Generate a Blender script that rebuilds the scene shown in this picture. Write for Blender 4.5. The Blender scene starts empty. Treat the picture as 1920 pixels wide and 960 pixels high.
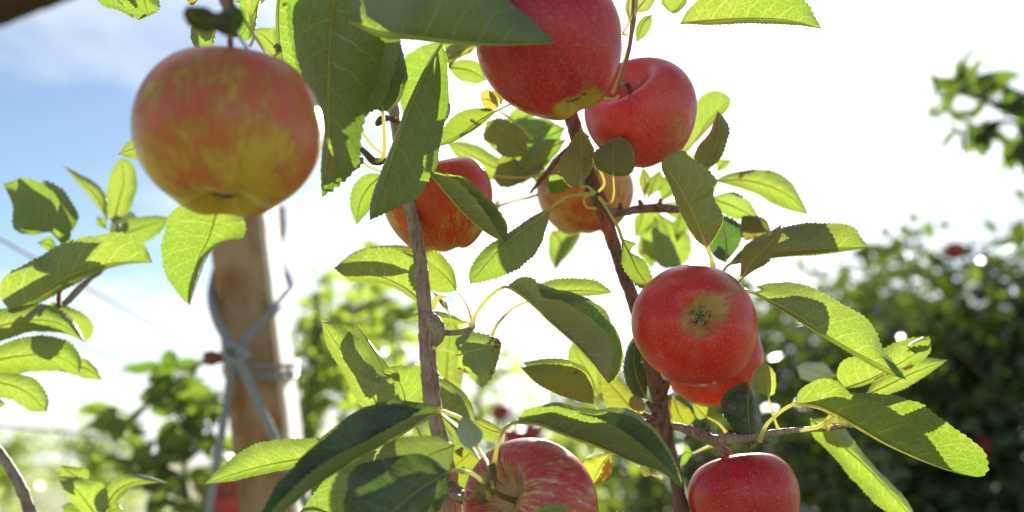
import bpy, math, random
import numpy as np
from mathutils import Vector, Matrix, noise as mn

random.seed(7)
rng = np.random.default_rng(7)
C = bpy.context.scene.collection
sc = bpy.context.scene

# ------------------------------------------------------------------ camera
F = 1867.0                       # focal length in pixels of the 1920 px wide photograph
PITCH = math.radians(11.65)
CAM = Vector((0, 0, 1.5))
FWD = Vector((0, math.cos(PITCH), math.sin(PITCH)))
UP = Vector((0, -math.sin(PITCH), math.cos(PITCH)))
RIGHT = Vector((1, 0, 0))
cd = bpy.data.cameras.new('camera'); cam = bpy.data.objects.new('camera', cd); C.objects.link(cam)
cam.location = CAM; cam.rotation_euler = (math.pi/2 + PITCH, 0, 0)
cd.sensor_width = 36; cd.lens = 36*F/1920; cd.clip_start = 0.01; cd.clip_end = 4000
cd.dof.use_dof = True; cd.dof.focus_distance = 0.60; cd.dof.aperture_fstop = 4.0; cd.dof.aperture_blades = 7
sc.camera = cam

def P(x, y, d):
    """a point of the place, d metres in front of the camera, seen at photo pixel x, y"""
    x, y, d = float(x), float(y), float(d)
    return CAM + d*(FWD + (x-960)/F*RIGHT + (480-y)/F*UP)

# ------------------------------------------------------------------ sky and sun
SUN = (P(1248, 72, 1) - CAM).normalized()
EL = math.asin(SUN.z); AZ = math.atan2(SUN.x, SUN.y)
w = bpy.data.worlds.new('World'); sc.world = w; w.use_nodes = True
nt = w.node_tree; N = nt.nodes; N.clear(); LK = nt.links.new
out = N.new('ShaderNodeOutputWorld'); bg = N.new('ShaderNodeBackground'); LK(bg.outputs[0], out.inputs[0])
bg.inputs['Strength'].default_value = 0.050
sky = N.new('ShaderNodeTexSky'); sky.sky_type = 'NISHITA'; sky.sun_disc = False
sky.sun_elevation = EL; sky.sun_rotation = AZ; sky.altitude = 100; sky.air_density = 1.0; sky.dust_density = 0.3; sky.ozone_density = 2.0
tc = N.new('ShaderNodeTexCoord')
def wmath(op, a, b=None, clamp=False):
    n = N.new('ShaderNodeMath'); n.operation = op; n.use_clamp = clamp
    for i, v in enumerate((a, b)):
        if v is None: continue
        if isinstance(v, (int, float)): n.inputs[i].default_value = v
        else: LK(v, n.inputs[i])
    return n.outputs[0]
# thin cloud projected on a flat layer high above: direction / height
sep = N.new('ShaderNodeSeparateXYZ'); LK(tc.outputs['Generated'], sep.inputs[0])
zz = wmath('ADD', wmath('MAXIMUM', sep.outputs['Z'], 0.0), 0.12)
cmb = N.new('ShaderNodeCombineXYZ'); LK(wmath('DIVIDE', sep.outputs['X'], zz), cmb.inputs[0]); LK(wmath('DIVIDE', sep.outputs['Y'], zz), cmb.inputs[1])
cn = N.new('ShaderNodeTexNoise'); LK(cmb.outputs[0], cn.inputs['Vector']); cn.inputs['Scale'].default_value = 1.15
cn.inputs['Detail'].default_value = 7; cn.inputs['Roughness'].default_value = 0.52; cn.inputs['Distortion'].default_value = 0.35
cn.noise_dimensions = '4D'; cn.inputs['W'].default_value = 3.7
# scattering of sunlight forward through the thin cloud: brighter the nearer to the sun
dt = N.new('ShaderNodeVectorMath'); dt.operation = 'DOT_PRODUCT'; LK(tc.outputs['Generated'], dt.inputs[0]); dt.inputs[1].default_value = SUN
ang = wmath('ARCCOSINE', wmath('MINIMUM', dt.outputs['Value'], 0.99999))
fwd_s = wmath('EXPONENT', wmath('MULTIPLY', wmath('MULTIPLY', ang, ang), -13.0))
low = wmath('ADD', wmath('MULTIPLY', wmath('SUBTRACT', 0.20, sep.outputs['Z'], True), 1.1), wmath('MULTIPLY', wmath('SUBTRACT', 0.075, sep.outputs['Z'], True), 6.0))
cov = wmath('MULTIPLY', wmath('SUBTRACT', wmath('ADD', wmath('ADD', cn.outputs['Fac'], wmath('MULTIPLY', fwd_s, 0.60)), low), 0.478), 3.6, True)
cb = wmath('ADD', 9.5, wmath('MULTIPLY', fwd_s, 7.0))
cc = N.new('ShaderNodeMix'); cc.data_type = 'RGBA'; cc.blend_type = 'MULTIPLY'; cc.inputs[0].default_value = 1
cc.inputs[6].default_value = (0.96, 0.975, 1.0, 1)
cg = N.new('ShaderNodeCombineColor'); [LK(cb, cg.inputs[i]) for i in range(3)]; LK(cg.outputs[0], cc.inputs[7])
mx = N.new('ShaderNodeMix'); mx.data_type = 'RGBA'; LK(cov, mx.inputs[0]); LK(sky.outputs[0], mx.inputs[6]); LK(cc.outputs[2], mx.inputs[7])
LK(mx.outputs[2], bg.inputs['Color'])

sd = bpy.data.lights.new('sun', 'SUN'); sun = bpy.data.objects.new('sun', sd); C.objects.link(sun)
sd.energy = 4.9; sd.angle = math.radians(0.55); sd.color = (1.0, 0.95, 0.86)
sun.rotation_euler = (-SUN).to_track_quat('-Z', 'Y').to_euler(); sun.location = (0, 0, 20)

vs = sc.view_settings; vs.view_transform = 'Standard'; vs.look = 'None'; vs.gamma = 1; vs.use_curve_mapping = False
vs.exposure = 1.47
cy = sc.cycles; cy.use_denoising = True; cy.max_bounces = 10; cy.transmission_bounces = 6; cy.diffuse_bounces = 5
cy.sample_clamp_indirect = 6; cy.sample_clamp_direct = 30; cy.use_adaptive_sampling = True; cy.adaptive_threshold = 0.01

# ------------------------------------------------------------------ materials
class NB:
    def __init__(s, name):
        s.m = bpy.data.materials.new(name); s.m.use_nodes = True
        s.n = s.m.node_tree.nodes; s.n.clear(); s.l = s.m.node_tree.links.new
        s.out = s.n.new('ShaderNodeOutputMaterial')
    def setin(s, sock, v):
        if isinstance(v, (int, float)): sock.default_value = v
        elif isinstance(v, tuple): sock.default_value = v if len(v) != 3 or sock.type == 'VECTOR' else (*v, 1)
        else: s.l(v, sock)
    def math(s, op, a, b=0.0, c=None, clamp=False):
        n = s.n.new('ShaderNodeMath'); n.operation = op; n.use_clamp = clamp
        s.setin(n.inputs[0], a); s.setin(n.inputs[1], b)
        if c is not None: s.setin(n.inputs[2], c)
        return n.outputs[0]
    def mix(s, f, a, b, blend='MIX'):
        n = s.n.new('ShaderNodeMix'); n.data_type = 'RGBA'; n.blend_type = blend
        s.setin(n.inputs[0], f); s.setin(n.inputs[6], a); s.setin(n.inputs[7], b); return n.outputs[2]
    def noise(s, vec, scale, detail=3, rough=0.5, dist=0.0, out='Fac'):
        n = s.n.new('ShaderNodeTexNoise'); s.setin(n.inputs['Vector'], vec); n.inputs['Scale'].default_value = scale
        n.inputs['Detail'].default_value = detail; n.inputs['Roughness'].default_value = rough; n.inputs['Distortion'].default_value = dist
        return n.outputs[out]
    def voro(s, vec, scale, feature='F1', out='Distance', rnd=1.0):
        n = s.n.new('ShaderNodeTexVoronoi'); n.feature = feature; s.setin(n.inputs['Vector'], vec); n.inputs['Scale'].default_value = scale
        n.inputs['Randomness'].default_value = rnd; return n.outputs[out]
    def mapping(s, vec, scale=(1, 1, 1), loc=(0, 0, 0)):
        n = s.n.new('ShaderNodeMapping'); s.setin(n.inputs['Vector'], vec); n.inputs['Scale'].default_value = scale
        s.setin(n.inputs['Location'], loc); return n.outputs[0]
    def ramp(s, f, lo, hi):
        n = s.n.new('ShaderNodeMapRange'); n.interpolation_type = 'SMOOTHSTEP'
        s.setin(n.inputs[0], f); n.inputs[1].default_value = lo; n.inputs[2].default_value = hi; return n.outputs[0]
    def tex(s, kind): n = s.n.new('ShaderNodeTexCoord'); return n.outputs[kind]
    def bump(s, h, strength, dist=0.001):
        n = s.n.new('ShaderNodeBump'); s.setin(n.inputs['Height'], h); n.inputs['Strength'].default_value = strength
        n.inputs['Distance'].default_value = dist; return n.outputs[0]
    def principled(s, col, rough=0.5, spec=0.5, normal=None, **kw):
        n = s.n.new('ShaderNodeBsdfPrincipled'); s.setin(n.inputs['Base Color'], col); s.setin(n.inputs['Roughness'], rough)
        n.inputs['Specular IOR Level'].default_value = spec
        if normal is not None: s.l(normal, n.inputs['Normal'])
        for k, v in kw.items(): s.setin(n.inputs[k], v)
        return n.outputs[0]
    def done(s, sh): s.l(sh, s.out.inputs['Surface']); return s.m

def leaf_mat(name, top=(0.038, 0.078, 0.018), under=(0.20, 0.22, 0.115), trans=(0.27, 0.365, 0.010), rough=0.30, spots=0.0, tf=0.42):
    b = NB(name)
    uv = b.tex('UV'); oi = b.n.new('ShaderNodeObjectInfo'); geo = b.n.new('ShaderNodeNewGeometry')
    sp = b.n.new('ShaderNodeSeparateXYZ'); b.l(uv, sp.inputs[0]); u, v = sp.outputs[0], sp.outputs[1]
    vv = b.math('SUBTRACT', b.math('MULTIPLY', v, 2.0), 1.0); s_ = b.math('ABSOLUTE', vv)
    side = b.math('MULTIPLY', b.math('GREATER_THAN', vv, 0.0), 0.45)
    pos = b.tex('Object')
    wob = b.noise(b.mapping(uv, (4, 2, 1)), 3.0, 2)
    rndo = b.math('MULTIPLY', oi.outputs['Random'], 7.0)
    ph = b.math('ADD', b.math('MULTIPLY', b.math('SUBTRACT', u, b.math('MULTIPLY', b.math('POWER', s_, 1.25), 0.19)), 8.5), side)
    ph = b.math('ADD', ph, b.math('ADD', b.math('MULTIPLY', wob, 0.45), rndo))
    dv = b.math('ABSOLUTE', b.math('SUBTRACT', b.math('FRACT', ph), 0.5))
    wid = b.math('SUBTRACT', 0.058, b.math('MULTIPLY', s_, 0.034))
    vein = b.math('SUBTRACT', 1.0, b.math('DIVIDE', dv, wid), clamp=True)
    midv = b.math('SUBTRACT', 1.0, b.math('DIVIDE', s_, 0.055), clamp=True)
    net_v = b.mapping(uv, (26, 13, 1))
    warp = b.n.new('ShaderNodeVectorMath'); warp.operation = 'ADD'; b.l(net_v, warp.inputs[0])
    wn = b.noise(net_v, 0.9, 2, out='Color'); b.l(wn, warp.inputs[1])
    net = b.math('SUBTRACT', 1.0, b.math('MULTIPLY', b.voro(warp.outputs[0], 1.0, 'DISTANCE_TO_EDGE'), 11.0), clamp=True)
    net2 = b.math('SUBTRACT', 1.0, b.math('MULTIPLY', b.voro(warp.outputs[0], 3.2, 'DISTANCE_TO_EDGE'), 7.0), clamp=True)
    vall = b.math('MAXIMUM', b.math('MAXIMUM', vein, midv), b.math('MULTIPLY', net, 0.26))
    vall = b.math('MAXIMUM', vall, b.math('MULTIPLY', net2, 0.14))
    cloud = b.noise(pos, 55.0, 3); cloud2 = b.noise(pos, 18.0, 2)
    hue = b.n.new('ShaderNodeHueSaturation'); b.l(b.math('ADD', 0.478, b.math('MULTIPLY', oi.outputs['Random'], 0.032)), hue.inputs['Hue'])
    b.l(b.math('ADD', 0.80, b.math('MULTIPLY', cloud, 0.45)), hue.inputs['Value'])
    c = b.mix(geo.outputs['Backfacing'], top, under)
    c = b.mix(b.math('MULTIPLY', vall, b.math('ADD', 0.40, b.math('MULTIPLY', geo.outputs['Backfacing'], 0.40))), c, (0.33, 0.38, 0.16))
    b.l(c, hue.inputs['Color']); c = b.mix(1.0, hue.outputs[0], oi.outputs['Color'], 'MULTIPLY')
    t = b.mix(b.math('MULTIPLY', b.math('MAXIMUM', vall, b.math('MULTIPLY', net, 0.42)), 0.8), trans, (0.72, 0.82, 0.26))
    t = b.mix(b.ramp(cloud2, 0.40, 0.68), t, b.mix(1.0, t, (0.72, 0.90, 0.7), 'MULTIPLY'))
    t = b.mix(1.0, t, oi.outputs['Color'], 'MULTIPLY')
    if spots:
        sn = b.math('ADD', b.noise(pos, 75.0, 4, 0.6), b.math('MULTIPLY', s_, 0.10)); sm = b.ramp(sn, 0.69-spots, 0.73-spots)
        c = b.mix(sm, c, (0.11, 0.045, 0.015)); t = b.mix(sm, t, (0.16, 0.06, 0.01))
        ha = b.ramp(sn, 0.60-spots, 0.70-spots); c = b.mix(b.math('MULTIPLY', ha, 0.4), c, (0.28, 0.26, 0.05))
    dust = b.math('MULTIPLY', b.ramp(b.noise(pos, 260.0, 4, 0.7), 0.50, 0.70), b.ramp(cloud2, 0.38, 0.62)); c = b.mix(b.math('MULTIPLY', dust, 0.22), c, (0.36, 0.36, 0.30))
    edge = b.ramp(s_, 0.965, 1.0)
    c = b.mix(b.math('MULTIPLY', edge, 0.35), c, (0.20, 0.15, 0.05))
    bmp = b.bump(b.math('ADD', b.math('ADD', vall, b.math('MULTIPLY', b.noise(pos, 420.0, 2), 0.5)), b.math('MULTIPLY', cloud, 1.2)), 0.55, 0.00045)
    rg = b.math('ADD', b.math('ADD', rough, b.math('MULTIPLY', geo.outputs['Backfacing'], 0.22)), b.math('MULTIPLY', b.math('SUBTRACT', cloud, 0.5), 0.3))
    pr = b.principled(c, rg, 0.6, bmp)
    tr = b.n.new('ShaderNodeBsdfTranslucent'); b.l(t, tr.inputs[0]); b.l(bmp, tr.inputs[1])
    ms = b.n.new('ShaderNodeMixShader'); b.setin(ms.inputs[0], tf); b.l(pr, ms.inputs[1]); b.l(tr.outputs[0], ms.inputs[2])
    return b.done(ms.outputs[0])

M = {}
M['leaf'] = leaf_mat('leaf_green')
M['leaf_spot'] = leaf_mat('leaf_blemished', spots=0.015)
M['leaf_old'] = leaf_mat('leaf_yellowing', top=(0.10, 0.10, 0.02), under=(0.22, 0.20, 0.07), trans=(0.55, 0.42, 0.03), spots=0.02)
M['leaf_painted_sheen'] = leaf_mat('leaf_painted_sheen', top=(0.17, 0.22, 0.175), under=(0.2, 0.24, 0.15), trans=(0.06, 0.09, 0.02), rough=0.22, tf=0.10)  # pale grey-green paints in the sky's reflection on the upper side
M['leaf_gloss'] = leaf_mat('leaf_glossy', top=(0.028, 0.058, 0.028), rough=0.17, tf=0.20)

def crown_mat(name, c0, c1, trans):
    b = NB(name); geo = b.n.new('ShaderNodeNewGeometry'); r = geo.outputs['Random Per Island']
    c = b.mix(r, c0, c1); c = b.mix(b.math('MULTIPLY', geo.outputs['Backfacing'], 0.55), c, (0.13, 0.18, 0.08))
    c = b.mix(b.math('GREATER_THAN', r, 0.965), c, (0.20, 0.13, 0.03))
    pr = b.principled(c, b.math('ADD', 0.13, b.math('MULTIPLY', r, 0.22)), 0.8)
    tr = b.n.new('ShaderNodeBsdfTranslucent'); b.setin(tr.inputs[0], b.mix(r, trans, tuple(x*0.6 for x in trans)))
    ms = b.n.new('ShaderNodeMixShader'); ms.inputs[0].default_value = 0.42; b.l(pr, ms.inputs[1]); b.l(tr.outputs[0], ms.inputs[2])
    return b.done(ms.outputs[0])
M['crown_shade_tone'] = crown_mat('foliage_shade_tone', (0.03, 0.06, 0.015), (0.06, 0.095, 0.02), (0.12, 0.18, 0.015))  # shaded copy of the foliage, shade painted into the colour
M['crown_sun_tone'] = crown_mat('foliage_sun_tone', (0.08, 0.15, 0.025), (0.13, 0.20, 0.035), (0.62, 0.80, 0.06))  # sunlit copy of the foliage, backlight painted into the colour

def stalk_mat():
    b = NB('leaf_stalk'); oi = b.n.new('ShaderNodeObjectInfo'); n = b.noise(b.tex('Object'), 60.0, 2)
    c = b.mix(b.math('MULTIPLY', n, 0.8), (0.50, 0.52, 0.20), (0.42, 0.30, 0.13)); c = b.mix(1.0, c, oi.outputs['Color'], 'MULTIPLY')
    pr = b.principled(c, 0.45, 0.4)
    tr = b.n.new('ShaderNodeBsdfTranslucent'); tr.inputs[0].default_value = (0.90, 0.88, 0.38, 1)
    ms = b.n.new('ShaderNodeMixShader'); ms.inputs[0].default_value = 0.6; b.l(pr, ms.inputs[1]); b.l(tr.outputs[0], ms.inputs[2])
    return b.done(ms.outputs[0])
M['stalk'] = stalk_mat()

def bark_mat(name, a, c2, pale, sc_=1.0):
    b = NB(name); o = b.tex('Object')
    n1 = b.noise(o, 90*sc_, 5, 0.6); n2 = b.noise(b.mapping(o, (500*sc_, 500*sc_, 90*sc_)), 1.0, 4, 0.6); n3 = b.noise(o, 28*sc_, 3)
    c = b.mix(b.ramp(n1, 0.35, 0.65), a, c2); c = b.mix(b.math('MULTIPLY', b.ramp(n3, 0.45, 0.7), 0.6), c, pale)
    lent = b.ramp(b.voro(b.mapping(o, (260*sc_, 260*sc_, 420*sc_)), 1.0), 0.22, 0.12)
    c = b.mix(b.math('MULTIPLY', lent, 0.55), c, (0.36, 0.27, 0.17))
    c = b.mix(b.math('MULTIPLY', b.ramp(n2, 0.52, 0.38), 0.55), c, tuple(x*0.35 for x in a))
    h = b.math('ADD', b.math('ADD', b.math('MULTIPLY', n2, 1.0), b.math('MULTIPLY', n1, 0.8)), b.math('MULTIPLY', lent, 0.5))
    return b.done(b.principled(c, 0.62, 0.35, b.bump(h, 0.9, 0.0009/sc_)))
M['bark'] = bark_mat('bark_twig', (0.27, 0.19, 0.16), (0.38, 0.29, 0.24), (0.46, 0.39, 0.32))
M['bark_dark'] = bark_mat('bark_rough', (0.13, 0.075, 0.055), (0.20, 0.125, 0.09), (0.30, 0.21, 0.16))
M['bark_trunk'] = bark_mat('bark_trunk', (0.10, 0.075, 0.055), (0.16, 0.12, 0.09), (0.22, 0.18, 0.14), 0.25)
b = NB('torn_bark'); n = b.noise(b.mapping(b.tex('Object'), (400, 400, 60)), 1.0, 4)
M['torn'] = b.done(b.principled(b.mix(b.ramp(n, 0.4, 0.6), (0.10, 0.03, 0.02), (0.42, 0.10, 0.035)), 0.5, 0.4, b.bump(n, 0.8, 0.001)))

def apple_mat(name, R, ground=(0.52, 0.40, 0.06), red=(0.42, 0.016, 0.018), deep=(0.24, 0.006, 0.012), cover=0.6, stripe=0.5, calyx_green=0.5, stem_green=0.3, dots=0.5, blush=(0, 0, 0), seed=0.0):
    """blush: direction (object space) of the redder cheek"""
    b = NB(name); o = b.mapping(b.tex('Object'), (1/R, 1/R, 1/R))
    nrm = b.n.new('ShaderNodeVectorMath'); nrm.operation = 'NORMALIZE'; b.l(o, nrm.inputs[0])
    sp = b.n.new('ShaderNodeSeparateXYZ'); b.l(nrm.outputs[0], sp.inputs[0]); z = sp.outputs[2]
    # meridian-wise coordinates: horizontal direction only, so streaks run from stem to eye
    rad = b.math('SQRT', b.math('MAXIMUM', b.math('SUBTRACT', 1.0, b.math('MULTIPLY', z, z)), 0.002))
    cx = b.math('DIVIDE', sp.outputs[0], rad); cyy = b.math('DIVIDE', sp.outputs[1], rad)
    cm = b.n.new('ShaderNodeCombineXYZ'); b.l(cx, cm.inputs[0]); b.l(cyy, cm.inputs[1]); b.l(b.math('MULTIPLY', z, 0.32), cm.inputs[2])
    mer = b.mapping(cm.outputs[0], (1, 1, 1), (seed, seed*1.7, seed*.6))
    st1 = b.noise(mer, 6.0, 4, 0.62, 0.25); st2 = b.noise(mer, 17.0, 3, 0.6, 0.15)
    lowf = b.noise(b.mapping(o, (1, 1, 1), (seed*3, seed, 0)), 1.6, 3); fine = b.noise(o, 13.0, 4, 0.65)
    vm = b.n.new('ShaderNodeVectorMath'); vm.operation = 'DOT_PRODUCT'; b.l(nrm.outputs[0], vm.inputs[0]); vm.inputs[1].default_value = blush
    f = b.math('ADD', b.math('ADD', b.math('MULTIPLY', b.math('SUBTRACT', st1, 0.5), stripe*1.9), b.math('MULTIPLY', b.math('SUBTRACT', st2, 0.5), stripe*2.8)),
               b.math('ADD', b.math('MULTIPLY', b.math('SUBTRACT', lowf, 0.5), 1.5), cover))
    f = b.math('ADD', f, b.math('MULTIPLY', vm.outputs['Value'], 0.55))
    f = b.math('ADD', f, b.math('MULTIPLY', b.math('SUBTRACT', fine, 0.5), 0.55))
    f = b.math('SUBTRACT', f, b.math('MULTIPLY', b.ramp(z, -0.84, -1.0), calyx_green*1.5))
    f = b.math('SUBTRACT', f, b.math('MULTIPLY', b.ramp(z, 0.78, 1.0), stem_green*1.6))
    c = b.mix(b.ramp(f, 0.10, 0.62), ground, tuple(0.55*r + 0.45*g*0.55 for r, g in zip(red, ground)))
    c = b.mix(b.ramp(f, 0.40, 0.85), c, red)
    c = b.mix(b.math('MULTIPLY', b.ramp(b.math('ADD', f, b.math('MULTIPLY', b.math('SUBTRACT', st2, 0.5), 1.2)), 0.85, 1.5), 0.8), c, deep)
    d1 = b.voro(o, 14.0); dm = b.ramp(d1, 0.19, 0.08)
    c = b.mix(b.math('MULTIPLY', dm, dots*0.6), c, (0.66, 0.46, 0.28))
    c = b.mix(b.math('MULTIPLY', b.ramp(b.noise(o, 30.0, 3, 0.7), 0.52, 0.72), 0.38), c, (0.60, 0.34, 0.16))
    russ = b.math('MULTIPLY', b.ramp(z, 0.93, 1.0), b.ramp(b.noise(o, 9.0, 4), 0.35, 0.6))
    c = b.mix(b.math('MULTIPLY', russ, 0.6), c, (0.22, 0.15, 0.06))
    h = b.math('ADD', b.math('MULTIPLY', b.noise(o, 5.0, 2), 1.0), b.math('MULTIPLY', fine, 0.12))
    rg = b.math('ADD', 0.22, b.math('MULTIPLY', b.noise(o, 8.0, 4, 0.7), 0.22))
    bm = b.bump(h, 0.35, 0.0012)
    return b.done(b.principled(c, rg, 0.42, bm, **{'Subsurface Weight': 0.12, 'Subsurface Radius': (0.006, 0.002, 0.001), 'Subsurface Scale': 1.0, 'Coat Weight': 0.06, 'Coat Roughness': 0.12}))
b = NB('apple_eye'); n = b.noise(b.tex('Object'), 900.0, 3)
M['eye'] = b.done(b.principled(b.mix(b.ramp(n, 0.35, 0.65), (0.07, 0.045, 0.025), (0.36, 0.33, 0.18)), 0.8, 0.2))
b = NB('wood_stem'); n = b.noise(b.tex('Object'), 300.0, 3)
M['stem'] = b.done(b.principled(b.mix(n, (0.15, 0.10, 0.04), (0.33, 0.22, 0.10)), 0.55, 0.4))
def post_mat():
    b = NB('weathered_concrete'); o = b.tex('Object')
    n1 = b.noise(b.mapping(o, (1, 1, 0.35)), 26.0, 5, 0.65); n2 = b.noise(o, 9.0, 3); n3 = b.noise(o, 220.0, 3)
    c = b.mix(b.ramp(n1, 0.36, 0.62), (0.29, 0.135, 0.05), (0.42, 0.29, 0.185)); c = b.mix(b.math('MULTIPLY', b.ramp(n2, 0.42, 0.66), 0.5), c, (0.22, 0.11, 0.05))
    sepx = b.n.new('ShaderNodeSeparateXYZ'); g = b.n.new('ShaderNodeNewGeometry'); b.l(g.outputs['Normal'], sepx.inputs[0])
    c = b.mix(b.math('MULTIPLY', b.math('GREATER_THAN', sepx.outputs[0], 0.6), 0.8), c, b.mix(b.ramp(n1, 0.3, 0.6), (0.62, 0.52, 0.42), (0.78, 0.75, 0.70)))  # right face has fewer stains, and sunlight on it is painted in as paler colour
    return b.done(b.principled(c, 0.85, 0.25, b.bump(b.math('ADD', n3, n1), 0.6, 0.002)))
M['post'] = post_mat()
b = NB('galvanised_steel'); n = b.noise(b.tex('Object'), 160.0, 3)
M['steel'] = b.done(b.principled(b.mix(n, (0.24, 0.25, 0.29), (0.40, 0.41, 0.45)), b.math('ADD', 0.45, b.math('MULTIPLY', n, 0.25)), 0.5, Metallic=0.35))
b = NB('dull_wire'); M['wire'] = b.done(b.principled(b.mix(b.noise(b.tex('Object'), 40.0, 3), (0.20, 0.20, 0.24), (0.30, 0.30, 0.36)), 0.8, 0.15))
b = NB('rusty_bolt'); n = b.noise(b.tex('Object'), 120.0, 4)
M['rust'] = b.done(b.principled(b.mix(n, (0.14, 0.03, 0.02), (0.30, 0.12, 0.05)), 0.7, 0.3))
b = NB('dark_wood'); n = b.noise(b.mapping(b.tex('Object'), (8, 60, 60)), 1.0, 4)
M['dark_wood'] = b.done(b.principled(b.mix(n, (0.045, 0.025, 0.018), (0.09, 0.05, 0.035)), 0.75, 0.2))
b = NB('grass_ground'); o = b.tex('Object'); n = b.noise(o, 0.5, 4); n2 = b.noise(o, 9.0, 4)
M['ground'] = b.done(b.principled(b.mix(b.ramp(n, 0.35, 0.65), b.mix(n2, (0.12, 0.18, 0.05), (0.20, 0.25, 0.09)), (0.32, 0.28, 0.16)), 0.9, 0.2))

# ------------------------------------------------------------------ object helpers
def link_mesh(name, V, Fc, mat, parent=None, origin=None, smooth=True, uv=None):
    """V: world points; origin: world point that becomes the object's own origin"""
    V = np.asarray(V, dtype=np.float64)
    if origin is None: origin = Vector(parent['_o']) if parent is not None else Vector(V.mean(0))
    me = bpy.data.meshes.new(name); me.from_pydata((V - np.array(origin)).tolist(), [], Fc); me.update()
    if smooth: me.polygons.foreach_set('use_smooth', [True]*len(me.polygons))
    if uv is not None:
        ul = me.uv_layers.new(name='UVMap'); li = np.zeros(len(me.loops), dtype=np.int32); me.loops.foreach_get('vertex_index', li)
        ul.data.foreach_set('uv', np.asarray(uv)[li].ravel())
    me.materials.append(mat)
    o = bpy.data.objects.new(name, me); C.objects.link(o)
    o['_o'] = tuple(origin)
    if parent is not None:
        o.parent = parent; o.location = Vector(origin) - Vector(parent['_o'])
    else: o.location = origin
    return o
def thing(name, label, cat, loc, group=None):
    o = bpy.data.objects.new(name, None); C.objects.link(o); o.location = loc; o.empty_display_size = 0.02
    o['_o'] = tuple(loc); o['label'] = label; o['category'] = cat
    if group: o['group'] = group
    return o
def tag(o, label=None, cat=None, group=None, kind=None):
    for k, v in (('label', label), ('category', cat), ('group', group), ('kind', kind)):
        if v: o[k] = v
    return o

def catmull(pts, n):
    """n+1 points evenly spaced by arc length along a Catmull-Rom curve"""
    p = np.asarray(pts, dtype=float)
    if len(p) == 2: return p[0] + (p[1]-p[0])*np.linspace(0, 1, n+1)[:, None]
    q = np.vstack([2*p[0]-p[1], p, 2*p[-1]-p[-2]]); res = []
    for i in range(len(p)-1):
        a, b_, c, d = q[i], q[i+1], q[i+2], q[i+3]; t = np.linspace(0, 1, 17)[:-1][:, None]
        res.append(0.5*((2*b_) + (-a+c)*t + (2*a-5*b_+4*c-d)*t**2 + (-a+3*b_-3*c+d)*t**3))
    res = np.vstack(res + [p[-1:]])
    s = np.r_[0, np.cumsum(np.linalg.norm(np.diff(res, axis=0), axis=1))]; u = np.linspace(0, s[-1], n+1)
    return np.stack([np.interp(u, s, res[:, k]) for k in range(p.shape[1])], 1)

def tube(points, radii, seg=10, rough=0.0, rings=(), seed=0, caps=True, n=None):
    """points: world Nx3 (coarse); returns verts, faces of a tapering tube"""
    n = n or max(8, 6*(len(points)-1))
    c = catmull(np.array([tuple(p) for p in points]), n)
    r = np.interp(np.linspace(0, 1, n+1), np.linspace(0, 1, len(radii)), radii)
    V = []; up = Vector((0.13, 0.9, 0.41)).normalized()
    for i in range(n+1):
        t = Vector(c[min(i+1, n)] - c[max(i-1, 0)]).normalized()
        a = t.cross(up)
        if a.length < 0.1: a = t.cross(Vector((1, 0, 0)))
        a.normalize(); b_ = t.cross(a); up = b_.cross(t) if False else up
        rr = r[i]
        for (q, amp, wd) in rings: rr *= 1 + amp*math.exp(-((i/n - q)/wd)**2)
        for k in range(seg):
            th = 2*math.pi*k/seg; dr = 1.0
            if rough: dr += rough*mn.noise(Vector((math.cos(th)*1.3 + seed, math.sin(th)*1.3, i*0.55)))
            V.append(Vector(c[i]) + (a*math.cos(th) + b_*math.sin(th))*rr*dr)
    Fc = [(i*seg+k, i*seg+(k+1) % seg, (i+1)*seg+(k+1) % seg, (i+1)*seg+k) for i in range(n) for k in range(seg)]
    if caps: Fc += [tuple(range(seg))[::-1], tuple(n*seg+k for k in range(seg))]
    return [tuple(v) for v in V], Fc

def merge(parts):
    V, Fc = [], []
    for v, f in parts:
        o = len(V); V += list(v); Fc += [tuple(i+o for i in q) for q in f]
    return V, Fc

def px_tube(px, d, rpx, **kw):
    """px: list of photo pixels; d: depth per point or (start, end); rpx radii in pixels"""
    ds = list(d) if len(d) == len(px) else list(np.linspace(d[0], d[1], len(px)))
    rp = np.interp(np.linspace(0, 1, len(px)), np.linspace(0, 1, len(rpx)), rpx)
    return tube([P(x, y, z) for (x, y), z in zip(px, ds)], [r*z/F for r, z in zip(rp, ds)], **kw)

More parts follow.
